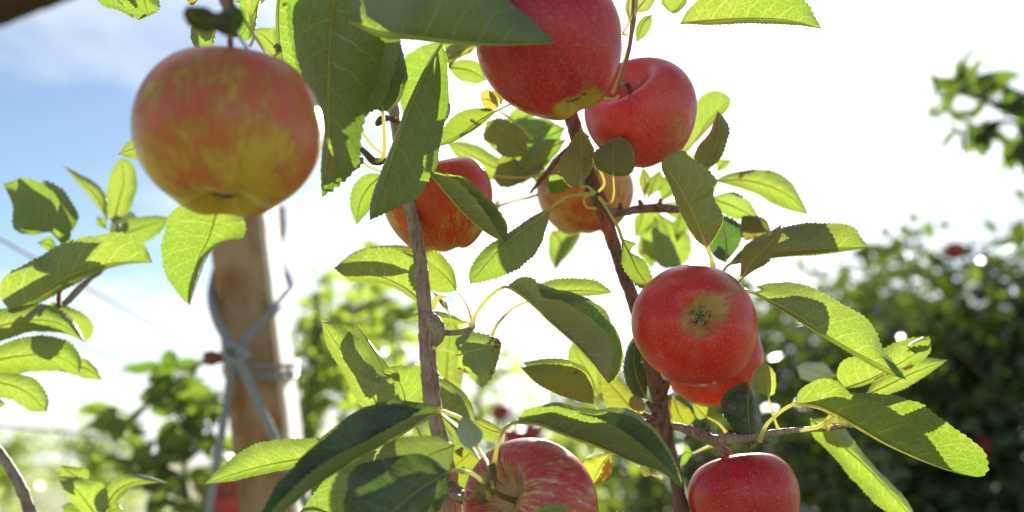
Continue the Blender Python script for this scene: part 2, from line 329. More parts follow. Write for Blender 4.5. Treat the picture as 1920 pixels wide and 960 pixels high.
# ------------------------------------------------------------------ leaves
def leaf(root, mid, a, b, d, sa=0.6, sb=0.6, pet=None, pd=None, face='u', mat='leaf', tint=(1, 1, 1), teeth=None, tooth=1.5,
         W=0.26, bow=0.0, rib=2.3, wav=0.0, label=None, shade=None, _sh=False):
    """mid: base..tip of the midrib; a, b: the two margins between base and tip; d: depth at base and tip;
    sa, sb: how far each margin swings away from (+) or towards (-) the viewer. face: which side half a shows"""
    if mat == 'leaf' and not shade and random.random() < .14: mat = 'leaf_spot'
    if shade:                        # extra hidden leaf, added close behind to keep the sun off this one
        sdist, ssc = shade if isinstance(shade, tuple) else (shade, 1.0)
        cx = sum(q[0] for q in mid+a+b)/len(mid+a+b); cy_ = sum(q[1] for q in mid+a+b)/len(mid+a+b); k = sdist/(max(d)+sdist)
        g = lambda L: [((cx+(x-cx)*ssc)*(1-k)+1248*k, (cy_+(y-cy_)*ssc)*(1-k)+72*k) for x, y in L]
        a2 = mid[1:-1] if sa < 0 else a
        leaf(root, g(mid), g(a2), g(b), (d[0]+sdist, d[1]+sdist), 0.01 if sa < 0 else sa, sb, face=face, mat='leaf_gloss', tooth=0.6, W=W, bow=bow, rib=1.5, teeth=14)
    base, tip = mid[0], mid[-1]
    lenpx = np.linalg.norm(np.diff(catmull(mid, 20), axis=0), axis=1).sum()
    Lm = lenpx*(d[0]+d[1])/2/F
    wa = max(np.linalg.norm(catmull([base]+a+[tip], 20)-catmull(mid, 20), axis=1)); wb = max(np.linalg.norm(catmull([base]+b+[tip], 20)-catmull(mid, 20), axis=1))
    Wm = max(W*Lm, 0.9*max(wa, wb)*(d[0]+d[1])/2/F)
    teeth = teeth or int(min(40, max(14, lenpx/7)))
    n = 2*teeth; K = 6
    cm = catmull(mid, n); ca = catmull([base]+a+[tip], n); cb_ = catmull([base]+b+[tip], n)
    V, UV = [], []; sd = random.random()*50
    wav = wav or random.uniform(.0, .07)
    for i in range(n+1):
        t = i/n; dm = d[0] + (d[1]-d[0])*t + bow*math.sin(math.pi*t); prof = math.sin(math.pi*min(1, max(0, t)))**0.6
        for j in range(-K, K+1):
            s = abs(j)/K; e = ca[i] if j < 0 else cb_[i]; sg = sa if j < 0 else sb
            e = e + (e - cm[i])*(0.10*mn.noise(Vector((t*4.5, sd, 1.0 if j < 0 else 7.0))) + 0.05*mn.noise(Vector((t*13, sd, 2.0 if j < 0 else 9.0))))
            p = cm[i] + (e - cm[i])*s; wpx = np.linalg.norm(e-cm[i]); wm = wpx*dm/F
            dz = math.sqrt(max(0.0, (Wm*prof)**2 - wm**2))*sg
            if sa < 0: dz = (0.30*Wm*prof + 0.5*abs(dz))*(abs(sg) if sg > 0 else -1.0); z = dm + dz*s
            else: z = dm + dz*s**1.25 - 0.14*Wm*prof*math.sin(math.pi*s*0.9)
            # quilting between the side veins and a slow waviness of the margin
            z += 0.016*Wm*math.sin(2*math.pi*(t*8.5 - 1.6*s**1.25))*math.sin(math.pi*min(1, s*1.15))
            z += 0.10*Wm*prof*s*s*mn.noise(Vector((t*3.2, j*0.2, sd))) + wav*Wm*s*s*math.sin(t*15+sd)*prof
            if abs(j) == K and 0 < i < n and wpx > 3:
                q = (e-cm[i])/wpx; al = cm[min(i+1, n)] - cm[i-1]; al = al/(np.linalg.norm(al)+1e-6)
                am = tooth*(1.15 if i % 2 else -0.35)*(0.35 + 1.2*random.random())*min(1, wpx/20); p = p + q*am + al*am*0.7
            V.append(tuple(P(p[0], p[1], z))); UV.append((t, 0.5+0.5*j/K))
    m = 2*K+1
    poly = [*ca] + [*cm[::-1]]; ar = sum(poly[i][0]*poly[(i+1) % len(poly)][1]-poly[(i+1) % len(poly)][0]*poly[i][1] for i in range(len(poly)))
    flip = (ar > 0) == (face == 'u')
    Fc = []
    for i in range(n):
        for j in range(m-1):
            q = (i*m+j, i*m+j+1, (i+1)*m+j+1, (i+1)*m+j); Fc.append(q[::-1] if flip else q)
    bw = P(base[0], base[1], d[0])
    o = link_mesh('leaf', V, Fc, M[mat], root, bw, uv=UV); o.color = (*tint, 1)
    if label: o['label'] = label
    # stalk with the midrib
    mp = [cm[int(round(k*n/8))] for k in range(9)]; md = [d[0] + (d[1]-d[0])*k/8 + bow*math.sin(math.pi*k/8) - 0.0002 for k in range(9)]
    mr = list(np.linspace(rib, 0.5, 9))
    if pet:
        pp = [np.array(q, float) for q in pet]; pdl = list(np.linspace(pd if pd else d[0]+0.012, d[0], len(pp)+1))[:-1]
        mp = pp + mp; md = pdl + md; mr = [rib*1.8]+[rib*1.1]*(len(pp)-1) + mr
    V, Fc = tube([P(x, y, z) for (x, y), z in zip(mp, md)], [r*z/F for r, z in zip(mr, md)], seg=7, n=4*len(mp))
    s = link_mesh('leaf_stalk', V, Fc, M['stalk'], o, bw); s.color = (*tint, 1)
    return o

# ------------------------------------------------------------------ apples
def apple(label, px, d, rpx, axis, mat, h=0.90, seed=0, stem=True, stem_px=None, eye=1.0, group='apples on the near branches', cav=0.50, taper=0.10, roll=0.0, nseg=72):
    """axis: direction of the eye (calyx) in view terms (right, up, towards the viewer)"""
    c = P(px[0], px[1], d); R = rpx*d/F
    ax = (RIGHT*axis[0] + UP*axis[1] - FWD*axis[2]).normalized(); zl = -ax
    xl = zl.cross(Vector((0.3, 0.8, 0.1))).normalized(); yl = zl.cross(xl)
    rot = Matrix((xl, yl, zl)).transposed()
    rnd = random.Random(seed); p5 = rnd.random()*6; pw = rnd.random()*9
    def surf(ph, th):
        s, co = math.sin(ph), math.cos(ph)
        r = R*(s**0.94)*(1 + taper*co) if s > 0 else 0
        z = R*h*co*(1 - 0.02*co)
        z -= R*cav*math.exp(-(ph/0.36)**2); z += R*0.31*math.exp(-((math.pi-ph)/0.27)**2)
        lob = math.exp(-((math.pi-ph)/0.75)**2)
        r *= 1 + 0.045*lob*math.cos(5*th+p5) + 0.022*math.cos(2*th+pw) + 0.012*math.cos(3*th+p5*2)
        z -= R*0.028*lob*math.cos(5*th+p5); z += R*0.03*math.exp(-(ph/0.9)**2)*math.cos(th*2+pw)
        return Vector((r*math.cos(th), r*math.sin(th), z))
    nl, nr = nseg, nseg*2//3; V = []; Fc = []
    for i in range(nr+1):
        ph = math.pi*i/nr
        for k in range(nl): V.append(surf(ph, 2*math.pi*k/nl))
    for i in range(nr):
        for k in range(nl):
            q = (i*nl+k, (i+1)*nl+k, (i+1)*nl+(k+1) % nl, i*nl+(k+1) % nl); Fc.append(q)
    me = bpy.data.meshes.new('apple'); me.from_pydata([tuple(v) for v in V], [], Fc); me.update()
    me.polygons.foreach_set('use_smooth', [True]*len(me.polygons)); me.materials.append(mat)
    o = bpy.data.objects.new('apple', me); C.objects.link(o)
    o.matrix_world = Matrix.Translation(c) @ rot.to_4x4(); tag(o, label, 'apple', group)
    def child(name, V, Fc, m):
        me = bpy.data.meshes.new(name); me.from_pydata([tuple(v) for v in V], [], Fc); me.update()
        me.polygons.foreach_set('use_smooth', [True]*len(me.polygons)); me.materials.append(m)
        q = bpy.data.objects.new(name, me); C.objects.link(q); q.parent = o; return q
    if eye:
        zb = surf(math.pi, 0).z; Vp, Fp = [], []
        for k in range(5):                                    # five dry sepals round the eye
            th = k*2*math.pi/5 + p5; cth, sth = math.cos(th), math.sin(th); o0 = len(Vp)
            L = R*0.17*(0.8+0.4*rnd.random())*eye
            for (u, wd, zz_) in ((0.02, 0.055, -0.01), (0.45, 0.075, -0.085), (0.8, 0.045, -0.10), (1.1, 0.012, -0.05 + 0.05*rnd.random())):
                for sgn in (-1, 0, 1):
                    rr = R*0.02 + L*u
                    Vp.append((rr*cth - sgn*R*wd*sth, rr*sth + sgn*R*wd*cth, zb + R*zz_ - abs(sgn)*R*0.015))
            for i in range(3):
                for j in range(2): Fp.append((o0+i*3+j, o0+i*3+j+1, o0+i*3+j+4, o0+i*3+j+3))
        for k in range(5):                                    # stamen stubs
            th = rnd.random()*6.3; r0 = R*0.02; v, f = tube([(r0*math.cos(th), r0*math.sin(th), zb+R*0.02), (r0*2.2*math.cos(th), r0*2.2*math.sin(th), zb-R*0.07)], [R*0.010, R*0.005], seg=4, n=2)
            off = len(Vp); Vp += v; Fp += [tuple(i+off for i in q) for q in f]
        child('calyx', Vp, Fp, M['eye'])
    if stem:
        z0 = surf(0, 0).z - R*0.02
        if stem_px:                                           # stem ends at a point of the branch
            inv = o.matrix_world.inverted(); pts = [Vector((0, 0, z0)), Vector((0, 0, z0+R*0.3))] + [inv @ P(*q) for q in stem_px]
        else: pts = [Vector((0, 0, z0)), Vector((0.01*R, 0, z0+R*0.3)), Vector((0.06*R, 0.02*R, z0+R*0.62))]
        v, f = tube(pts, [R*0.045, R*0.032, R*0.035, R*0.05], seg=8)
        child('stem', v, f, M['stem'])
    return o


# ================================================================== concrete post and steel ropes
post = thing('concrete_post', 'leaning weathered concrete post with brown stains behind the large striped apple', 'post', P(500, 1300, 1.25))
pt, pb = P(423, 250, 1.22), P(563, 1500, 1.28)
def post_ring(c, w_, dp, ch=0.006):
    u = Vector((math.cos(.075), math.sin(.075), 0)); v = Vector((-math.sin(.075), math.cos(.075), 0)); q = []
    for sx, sy in ((-1, -1), (1, -1), (1, 1), (-1, 1)):
        for k in ((0, 1), (1, 0)) if (sx*sy > 0) else ((1, 0), (0, 1)):
            q.append(c + u*(sx*(w_/2 - ch*k[0])) + v*(sy*dp/2 - sy*ch*k[1]) + v*(dp/2))
    return q
V, Fc = [], []
for i in range(41):
    t = i/40; c = pt.lerp(pb, t); cc2 = c + Vector((0.0016*mn.noise(Vector((i*.7, 0, 0))), 0, 0)); V += [tuple(x) for x in post_ring(cc2, 0.069 + 0.008*t, 0.14)]
for i in range(40):
    for k in range(8): Fc.append((i*8+k, i*8+(k+1) % 8, (i+1)*8+(k+1) % 8, (i+1)*8+k))
Fc += [tuple(range(8)), tuple(320+k for k in range(8))[::-1]]
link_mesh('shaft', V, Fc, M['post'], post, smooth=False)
def rope(name, parent, pts, rad, strands=6, turns_per_m=70, mat=None):
    c = catmull(np.array([tuple(p) for p in pts]), max(60, int(40*len(pts)))); L = np.linalg.norm(np.diff(c, axis=0), axis=1).sum()
    parts = []
    for sidx in range(strands):
        line = []
        for i in range(len(c)):
            t = Vector(c[min(i+1, len(c)-1)]-c[max(i-1, 0)]).normalized(); a = t.cross(Vector((0, 1, 0.2))).normalized(); b_ = t.cross(a)
            th = 2*math.pi*(i/len(c)*L*turns_per_m + sidx/strands); line.append(Vector(c[i]) + (a*math.cos(th)+b_*math.sin(th))*rad*0.62)
        parts.append(tube(line, [rad*0.42], seg=5, n=len(line)-1))
    V, Fc = merge(parts); return link_mesh(name, V, Fc, mat or M['steel'], parent)
dF = 1.205
r1 = thing('wire_rope', 'thick twisted steel rope running from the clamp down to the left of the post', 'rope', P(440, 655, dF), 'steel ropes tied to the post')
rope('strand', r1, [P(529, 388, 1.42), P(530, 430, 1.42), P(522, 470, 1.46), P(538, 515, 1.44), P(548, 545, 1.36), P(519, 578, 1.212), P(480, 616, dF), P(450, 652, dF-.004), P(436, 690, dF), P(424, 760, dF), P(408, 860, dF), P(388, 985, dF), P(370, 1100, dF)], 0.0052, 5, 50)
r2 = thing('wire_rope', 'twisted steel rope crossing the front of the post diagonally to the right', 'rope', P(440, 655, dF), 'steel ropes tied to the post')
rope('strand', r2, [P(418, 470, 1.34), P(402, 520, 1.30), P(397, 562, 1.235), P(408, 605, 1.20), P(428, 640, dF-.01), P(446, 668, dF-.018), P(468, 720, dF-.015), P(500, 790, dF-.012), P(545, 885, dF-.01), P(580, 960, dF-.005), P(610, 1040, dF)], 0.0054, 5, 50)
r3 = thing('wire_band', 'grey steel wire wound round the post just below the clamp', 'wire', P(480, 690, dF))
for k, (yy, rr) in enumerate(((683, 0.0026), (697, 0.0026), (706, 0.0018))):
    v, f = px_tube([(418, yy-4), (440, yy), (500, yy+4), (548, yy+2), (556, yy-2), (556, yy-6)], (1.26, 1.215, 1.215, 1.225, 1.27, 1.36), [rr*F/1.22], n=30); link_mesh('loop', v, f, M['steel'], r3)
cl = thing('rope_clamp', 'rusty bolt and shiny steel rope clamp at the front edge of the post', 'clamp', P(430, 665, dF))
v, f = px_tube([(384, 672), (392, 672), (393, 672), (430, 668), (452, 666)], (1.19, 1.19), [13, 15, 8, 9, 9], seg=6, n=24); link_mesh('bolt', v, f, M['rust'], cl)
v, f = px_tube([(418, 652), (428, 646), (446, 650), (462, 662), (458, 674), (442, 676), (424, 668), (418, 654)], (1.18, 1.18), [6], seg=8, n=40); link_mesh('shackle', v, f, M['steel'], cl)
v, f = px_tube([(448, 656), (453, 661), (458, 666)], (1.165, 1.165), [5, 9, 5], seg=8); link_mesh('nut', v, f, M['steel'], cl)
def wire(label, p, q, rad, sag=0.0):
    a, b_ = P(*p), P(*q); m = (a+b_)/2 - Vector((0, 0, sag)); v, f = tube([a, m, b_], [rad], seg=8, n=24)
    o = link_mesh('trellis_wire', v, f, M['wire'], None, m); tag(o, label, 'wire', 'trellis wires strung between the posts'); return o
wire('uppermost blurred trellis wire sloping down towards the post', (-260, 300, 1.0), (430, 690, 2.6), 0.0022)
wire('thin trellis wire passing beneath the uppermost sloping wire', (-200, 520, 1.7), (420, 745, 3.0), 0.0020)
wire('lowest trellis wire, nearly level, above the pale horizon', (-200, 780, 1.5), (420, 838, 2.2), 0.0021)
wire('faint pale trellis wire rising steeply between the post and the striped apple', (700, 250, 3.2), (655, 560, 3.4), 0.0022)

# ================================================================== the apples
A = [
 dict(label='largest apple, yellow-green with a mottled orange-red blush, hanging in front of the post', px=(430, 244), d=0.46, rpx=169, axis=(0.03, -0.92, 0.27), h=0.955, seed=3, taper=0.0, eye=0.55,
      m=dict(ground=(0.56, 0.38, 0.045), red=(0.62, 0.11, 0.06), deep=(0.50, 0.05, 0.05), cover=0.56, stripe=0.27, calyx_green=0.5, stem_green=0.6, dots=0.12, blush=(0, 0, .5)), stem_px=[(432, 84, .452), (430, 40, .45), (415, -30, .45)]),
 dict(label='dark red apple at the top beside the sun, its yellowish eye end facing down', px=(1034, 87), d=0.55, rpx=135, axis=(0.38, -0.88, 0.20), h=1.02, seed=5, taper=0.12,
      m=dict(ground=(0.50, 0.36, 0.06), red=(0.52, 0.018, 0.035), deep=(0.36, 0.010, 0.025), cover=1.05, stripe=0.25, calyx_green=0.75, dots=0.5), stem_px=None),
 dict(label='pinkish red apple directly below the sun, touching the dark red one', px=(1203, 212), d=0.655, rpx=107, axis=(0.42, -0.62, -0.50), h=0.92, seed=8,
      m=dict(ground=(0.58, 0.36, 0.09), red=(0.62, 0.06, 0.06), deep=(0.52, 0.03, 0.045), cover=0.85, stripe=0.28, dots=0.7, stem_green=0.1), stem_px=[(1160, 165, .60), (1166, 140, .60), (1180, 90, .61), (1188, 20, .62), (1190, -30, .63)]),
 dict(label='orange-red striped apple behind the straight middle branch and a folded leaf', px=(823, 379), d=0.69, rpx=101, axis=(0.12, -0.98, -0.12), h=0.97, seed=11,
      m=dict(ground=(0.60, 0.36, 0.05), red=(0.62, 0.06, 0.02), deep=(0.46, 0.02, 0.016), cover=0.62, stripe=0.55, dots=0.35, blush=(0, 0, .3)), stem_px=None),
 dict(label='blurred yellow and orange apple partly behind the forked right branch', px=(1097, 366), d=0.80, rpx=89, axis=(0.05, -0.98, 0.05), h=0.86, seed=14,
      m=dict(ground=(0.55, 0.34, 0.05), red=(0.48, 0.06, 0.035), deep=(0.38, 0.03, 0.02), cover=0.42, stripe=0.3, dots=0.3), stem_px=None),
 dict(label='bright red apple with its star-shaped eye facing the viewer', px=(1304, 607), d=0.58, rpx=116, axis=(-0.055, 0.25, 0.96), h=0.90, seed=17,
      m=dict(ground=(0.42, 0.26, 0.07), red=(0.64, 0.030, 0.026), deep=(0.52, 0.012, 0.024), cover=0.95, blush=(.2, .5, .2), stripe=0.26, calyx_green=0.55, dots=0.55), stem_px=None),
 dict(label='red apple half hidden behind and below the one with the star-shaped eye', px=(1331, 671), d=0.68, rpx=95, axis=(0.05, -0.55, -0.82), h=0.93, seed=21,
      m=dict(ground=(0.60, 0.36, 0.05), red=(0.62, 0.045, 0.02), deep=(0.5, 0.02, 0.015), cover=0.85, stripe=0.22, dots=0.35), stem_px=None),
 dict(label='red apple with pale streaks cut off by the bottom edge, stalk end at its left', px=(998, 950), d=0.56, rpx=128, axis=(0.66, -0.38, -0.62), h=0.94, seed=25, cav=0.55,
      m=dict(ground=(0.66, 0.46, 0.22), red=(0.54, 0.04, 0.055), deep=(0.42, 0.02, 0.035), cover=0.70, stripe=0.55, dots=0.25, stem_green=0.6), stem_px=[(905, 912, .52), (880, 935, .53), (850, 930, .56)]),
 dict(label='deep red apple at the bottom hanging under the pale rough twig', px=(1397, 938), d=0.64, rpx=105, axis=(0.16, -0.93, 0.32), h=0.93, seed=29,
      m=dict(ground=(0.50, 0.30, 0.08), red=(0.52, 0.014, 0.026), deep=(0.38, 0.008, 0.018), cover=1.15, stripe=0.2, dots=0.5, stem_green=0.1), stem_px=[(1370, 850, .64), (1352, 836, .64)]),
]
for i, q in enumerate(A):
    mt = apple_mat('apple_skin', q['rpx']*q['d']/F, seed=i*2.3+0.7, **q['m'])
    apple(q['label'], q['px'], q['d'], q['rpx'], q['axis'], mt, h=q['h'], seed=q['seed'], stem_px=q['stem_px'], cav=q.get('cav', 0.5), taper=q.get('taper', 0.10), eye=q.get('eye', 1.0))

# ================================================================== middle branch
BM = thing('apple_branch', 'straight grey-brown branch rising left of centre in front of the orange-red apple', 'branch', P(848, 1010, 0.62), 'branches of the near apple tree')
v, f = px_tube([(700, 60), (722, 140), (737, 200), (748, 270), (765, 370), (781, 440), (791, 520), (798, 600), (803, 680), (810, 740), (820, 800), (834, 860), (843, 910), (846, 960), (850, 1060)],
               (0.68, 0.60), [9, 9.5, 10, 10.5, 11.5, 12, 12.5, 13.5, 14, 16, 15, 15, 16, 17, 17], seg=16, rough=0.10, n=220,
               rings=((0.245, .10, .006), (0.43, .09, .004), (0.485, .07, .004), (0.60, .14, .006), (0.672, .16, .005), (0.683, .14, .004), (0.695, .16, .005), (0.85, .2, .01), (0.905, .22, .012)), seed=1)
link_mesh('stem', v, f, M['bark'], BM)
v, f = px_tube([(796, 590), (808, 596), (820, 612), (823, 632), (815, 648), (810, 662)], (0.625, 0.61), [7, 12, 14, 11, 6, 3], seg=12, rough=0.15, n=30); link_mesh('spur', v, f, M['bark'], BM)
v, f = px_tube([(812, 622), (840, 624), (862, 623), (884, 616), (888, 600)], (0.62, 0.62), [7, 6, 5.5, 6, 3], seg=10, rough=0.12, n=30); link_mesh('spur', v, f, M['bark'], BM)
v, f = px_tube([(818, 838), (806, 842), (796, 850), (790, 858)], (0.625, 0.61), [9, 11, 11, 5], seg=12, rough=0.15, n=30); link_mesh('spur', v, f, M['bark'], BM)
v, f = px_tube([(846, 915), (862, 930), (880, 934), (900, 930), (914, 918), (922, 896), (925, 872)], (0.60, 0.515), [14, 13, 12, 14, 13, 10, 5], seg=14, rough=0.22, n=50,
               rings=((0.12, .2, .03), (0.3, .15, .02), (0.55, .2, .04))); link_mesh('spur', v, f, M['bark_dark'], BM)
v, f = px_tube([(676, 278), (690, 292), (700, 302), (712, 303), (726, 300)], (0.60, 0.60), [5, 6, 7, 7, 4], seg=10, rough=0.15, n=30); link_mesh('twig', v, f, M['bark_dark'], BM)
v, f = px_tube([(746, 228), (730, 222), (716, 224), (708, 232)], (0.66, 0.63), [6, 5, 8, 5], seg=10, rough=0.25, n=24); link_mesh('bud', v, f, M['bark_dark'], BM)
v, f = px_tube([(812, 580), (815, 566), (822, 558), (836, 556)], (0.615, 0.61), [2, 6, 5, 1], seg=8, n=16); link_mesh('bud', v, f, M['stalk'], BM)
B = BM
leaf(B, [(718, 212), (712, 170), (700, 125), (712, 66)], [(692, 190), (685, 150), (690, 95)], [(740, 192), (757, 140), (746, 96), (730, 70)], (0.585, 0.62), pet=[(700, 303), (716, 298), (721, 275), (720, 240)], pd=0.60, mat='leaf', tint=(0.8, .85, .8), rib=3, shade=.010)
leaf(B, [(880, 84), (840, 108), (800, 150), (756, 217)], [(830, 78), (778, 92), (752, 120), (748, 160)], [(846, 124), (812, 175), (780, 208)], (0.70, 0.72), mat='leaf')
leaf(B, [(838, 126), (880, 132), (913, 151)], [(868, 111), (900, 120)], [(862, 150), (890, 156)], (0.72, 0.72))
leaf(B, [(900, 80), (870, 92), (832, 112)], [(880, 78), (850, 88)], [(880, 100), (850, 112)], (0.72, 0.72), tint=(1.1, 1, .8))
leaf(B, [(828, 82), (797, 140), (766, 208), (738, 285), (716, 348), (693, 413)], [(806, 110), (766, 190), (735, 270), (705, 345), (694, 385)],
     [(838, 108), (843, 165), (834, 228), (813, 292), (803, 338), (772, 372), (730, 396)], (0.56, 0.565), sa=1.0, sb=0.35, tint=(.85, .95, .9), rib=2.6, W=.2)
leaf(B, [(829, 84), (838, 130), (839, 180), (824, 240)], [(832, 110), (828, 150), (824, 200)], [(836, 100), (844, 150), (843, 210)], (0.575, 0.585), sa=.3, sb=1, face='t', rib=1)
leaf(B, [(802, 322), (828, 352), (866, 396), (906, 432), (946, 455)], [(824, 324), (857, 339), (890, 371), (916, 408), (936, 440)], [(832, 326), (872, 338), (908, 370), (942, 408), (948, 438)],
     (0.60, 0.61), sa=-.6, sb=.4, pet=[(706, 303), (735, 306), (765, 308), (788, 314)], pd=0.60, rib=2.6, tint=(1.4, 1.35, 1.4), shade=.006)
leaf(B, [(718, 327), (692, 350), (675, 380), (668, 421)], [(690, 326), (664, 348), (657, 385)], [(714, 352), (702, 380), (688, 400)], (0.69, 0.70), pet=[(745, 320)])
leaf(B, [(931, 208), (900, 225), (865, 250), (820, 274)], [(910, 203), (868, 208), (838, 232), (823, 260)], [(905, 232), (872, 254), (840, 270)], (0.64, 0.65), pet=[(985, 180), (955, 196)], pd=.67, tint=(1, .95, .9))
leaf(B, [(935, 200), (920, 188), (902, 185)], [(930, 182), (915, 168), (902, 176)], [(925, 205), (908, 200)], (0.66, 0.66), mat='leaf_old')
leaf(B, [(940, 196), (938, 184), (922, 170)], [(928, 190)], [(945, 182), (935, 170)], (0.67, 0.67), mat='leaf_old')
# leaves of the middle part
leaf(B, [(796, 572), (760, 540), (715, 519), (665, 506), (626, 503)], [(790, 500), (750, 470), (700, 466), (655, 481)], [(775, 562), (740, 540), (705, 530), (662, 528)], (0.67, 0.68))
leaf(B, [(800, 480), (760, 470), (700, 470), (634, 494)], [(770, 462), (720, 460), (670, 470)], [(770, 485), (720, 485), (670, 492)], (0.72, 0.72))
leaf(B, [(858, 546), (835, 518), (790, 480)], [(850, 505), (828, 478), (805, 472)], [(828, 548), (800, 535), (785, 505)], (0.69, 0.70), pet=[(887, 614), (882, 590), (872, 565)], pd=.64)
leaf(B, [(880, 606), (845, 596), (800, 592), (757, 600)], [(850, 590), (815, 584), (780, 588)], [(850, 608), (810, 606), (775, 603)], (0.69, 0.70), pet=[(886, 616)], tint=(1, 1, .9))
leaf(B, [(843, 588), (828, 560), (812, 548)], [(835, 565)], [(830, 575)], (0.65, 0.65), pet=[(848, 614)], rib=1.5)
leaf(B, [(951, 538), (988, 561), (1027, 599), (1075, 642), (1112, 682), (1141, 719)], [(972, 522), (1002, 524), (1016, 556), (1052, 563), (1095, 588), (1132, 620), (1148, 655), (1146, 690)],
     [(985, 530), (1030, 545), (1080, 556), (1122, 580), (1152, 622), (1166, 662), (1160, 700)], (0.585, 0.575), sa=-.7, sb=.4, pet=[(884, 612), (893, 588), (912, 562), (932, 545)], pd=.62, rib=3, tint=(1.45, 1.4, 1.5), shade=.007)
leaf(B, [(988, 566), (1030, 550), (1085, 545), (1148, 549)], [(1012, 535), (1060, 521), (1112, 525), (1138, 539)], [(1030, 560), (1080, 556), (1125, 553)], (0.66, 0.67), pet=[(922, 630), (935, 605), (962, 578)], pd=.66)
leaf(B, [(857, 666), (890, 656), (918, 650), (940, 645)], [(853, 640), (870, 625), (905, 626), (932, 634)], [(858, 690), (878, 700), (893, 717), (910, 716), (930, 690)], (0.595, 0.60), pet=[(812, 652), (826, 655), (842, 658)], pd=.605, mat='leaf_spot', tint=(1.2, 1.25, 1.35), rib=2.2, W=.3, shade=(.01, .7))
leaf(B, [(835, 745), (838, 690), (842, 640), (850, 600)], [(812, 730), (808, 680), (825, 620)], [(862, 730), (868, 680), (862, 620)], (0.80, 0.82))
leaf(B, [(716, 775), (690, 728), (650, 672), (625, 635), (602, 600)], [(690, 772), (664, 742), (644, 700), (622, 665), (609, 635)], [(738, 755), (735, 712), (706, 700), (690, 655), (642, 615)], (0.62, 0.63), pet=[(745, 830), (730, 800)], rib=2.4)
leaf(B, [(762, 790), (760, 750), (748, 715), (722, 690)], [(742, 765), (733, 738), (738, 706)], [(795, 770), (798, 730), (790, 692), (750, 686)], (0.645, 0.655), tint=(1, 1.05, 1))
leaf(B, [(750, 716), (735, 700), (714, 693)], [(738, 712)], [(748, 700), (735, 690)], (0.64, 0.64), rib=1.5)
leaf(B, [(884, 822), (862, 780), (835, 742), (806, 704)], [(890, 785), (876, 752), (850, 728), (828, 712)], [(866, 800), (838, 785), (818, 752)], (0.665, 0.67), tint=(1.05, 1.1, 1.15), shade=(.01, .8))
leaf(B, [(905, 868), (880, 840), (850, 800), (822, 770)], [(890, 838), (862, 800)], [(880, 850), (842, 812)], (0.60, 0.62), tint=(1, 1, 1), sa=.9, sb=.9, pet=[(925, 885)])
# large near leaves at the bottom
leaf(B, [(822, 772), (782, 796), (703, 842), (622, 890), (560, 935), (480, 1010)], [(800, 764), (745, 796), (690, 826), (612, 864), (560, 904), (508, 960)],
     [(770, 762), (722, 760), (650, 788), (598, 830), (548, 878), (498, 945)], (0.54, 0.46), sa=-.5, sb=.5, pet=[(880, 800), (862, 784), (842, 776)], pd=.56, mat='leaf_gloss', tint=(.9, 1, .9), rib=3.4, teeth=30, W=.2, shade=.008)
leaf(B, [(640, 852), (585, 858), (520, 868), (450, 885), (382, 908)], [(610, 826), (555, 822), (498, 830), (450, 848), (412, 878)], [(600, 876), (540, 880), (470, 894), (430, 902)], (0.56, 0.555), face='u', W=.22)
leaf(B, [(843, 884), (790, 915), (735, 960), (670, 1030)], [(805, 858), (752, 850), (700, 862), (660, 888), (647, 935), (650, 990)], [(838, 925), (800, 985), (730, 1030)], (0.50, 0.45), pet=[(918, 935), (905, 905), (885, 888), (862, 882)], pd=.53, face='t', mat='leaf_gloss', tint=(.6, .75, .65), rib=3.4)
leaf(B, [(705, 845), (665, 905), (625, 960), (575, 1030)], [(670, 855), (615, 895), (570, 950), (545, 1000)], [(690, 890), (655, 945), (620, 1010)], (0.585, 0.56), sa=.2, sb=.6, tint=(1, 1.05, 1.1))
leaf(B, [(893, 838), (882, 815), (868, 778)], [(872, 838), (856, 810)], [(905, 815), (888, 792)], (0.50, 0.495), face='t', mat='leaf_painted_sheen', tint=(1.9, 1.9, 2.1), sa=-.3, sb=-.3)
leaf(B, [(945, 812), (918, 806), (885, 788)], [(930, 798), (905, 786)], [(925, 828), (895, 820)], (0.60, 0.59), pet=[(924, 880), (940, 840)], tint=(1.1, 1.1, 1.2))
leaf(B, [(895, 830), (872, 858), (845, 880)], [(865, 838), (846, 855)], [(895, 862), (872, 888)], (0.63, 0.64), tint=(1.1, .9, .7), pet=[(915, 890)])
leaf(B, [(870, 870), (880, 895), (868, 925)], [(890, 875), (888, 905)], [(858, 890), (855, 912)], (0.64, 0.64), tint=(1, .9, .7))
leaf(B, [(968, 792), (1010, 796), (1060, 815), (1120, 838), (1193, 868), (1240, 884), (1280, 916)], [(990, 766), (1032, 762), (1082, 775), (1132, 791), (1200, 832), (1252, 880)],
     [(1030, 764), (1080, 770), (1118, 776), (1165, 773), (1214, 800), (1252, 848), (1272, 888)], (0.545, 0.555), sa=-.5, sb=.5, pet=[(926, 872), (932, 840), (944, 808), (956, 796)], pd=.52, rib=3, W=.22, tint=(.95, 1.0, 1), shade=.007)
leaf(B, [(1113, 758), (1080, 742), (1040, 722), (1010, 705), (976, 689)], [(1112, 722), (1090, 694), (1058, 682), (1012, 684)], [(1085, 752), (1040, 737), (1003, 716)], (0.62, 0.63), pet=[(1180, 795), (1140, 785), (1125, 772)], pd=.63, mat='leaf_old', tint=(.85, 1.0, 1), shade=.010)
leaf(B, [(1147, 850), (1128, 872), (1106, 914)], [(1115, 854), (1092, 870), (1088, 892)], [(1147, 872), (1143, 892), (1122, 905)], (0.70, 0.70), pet=[(1170, 830)], mat='leaf_old', tint=(1, 1.25, 1))
for pts in ([(1000, 960), (1030, 950), (1072, 948)],): leaf(B, [pts[0], pts[1], pts[2]], [(1020, 946), (1050, 944)], [(1020, 968), (1050, 965)], (0.45, 0.45))
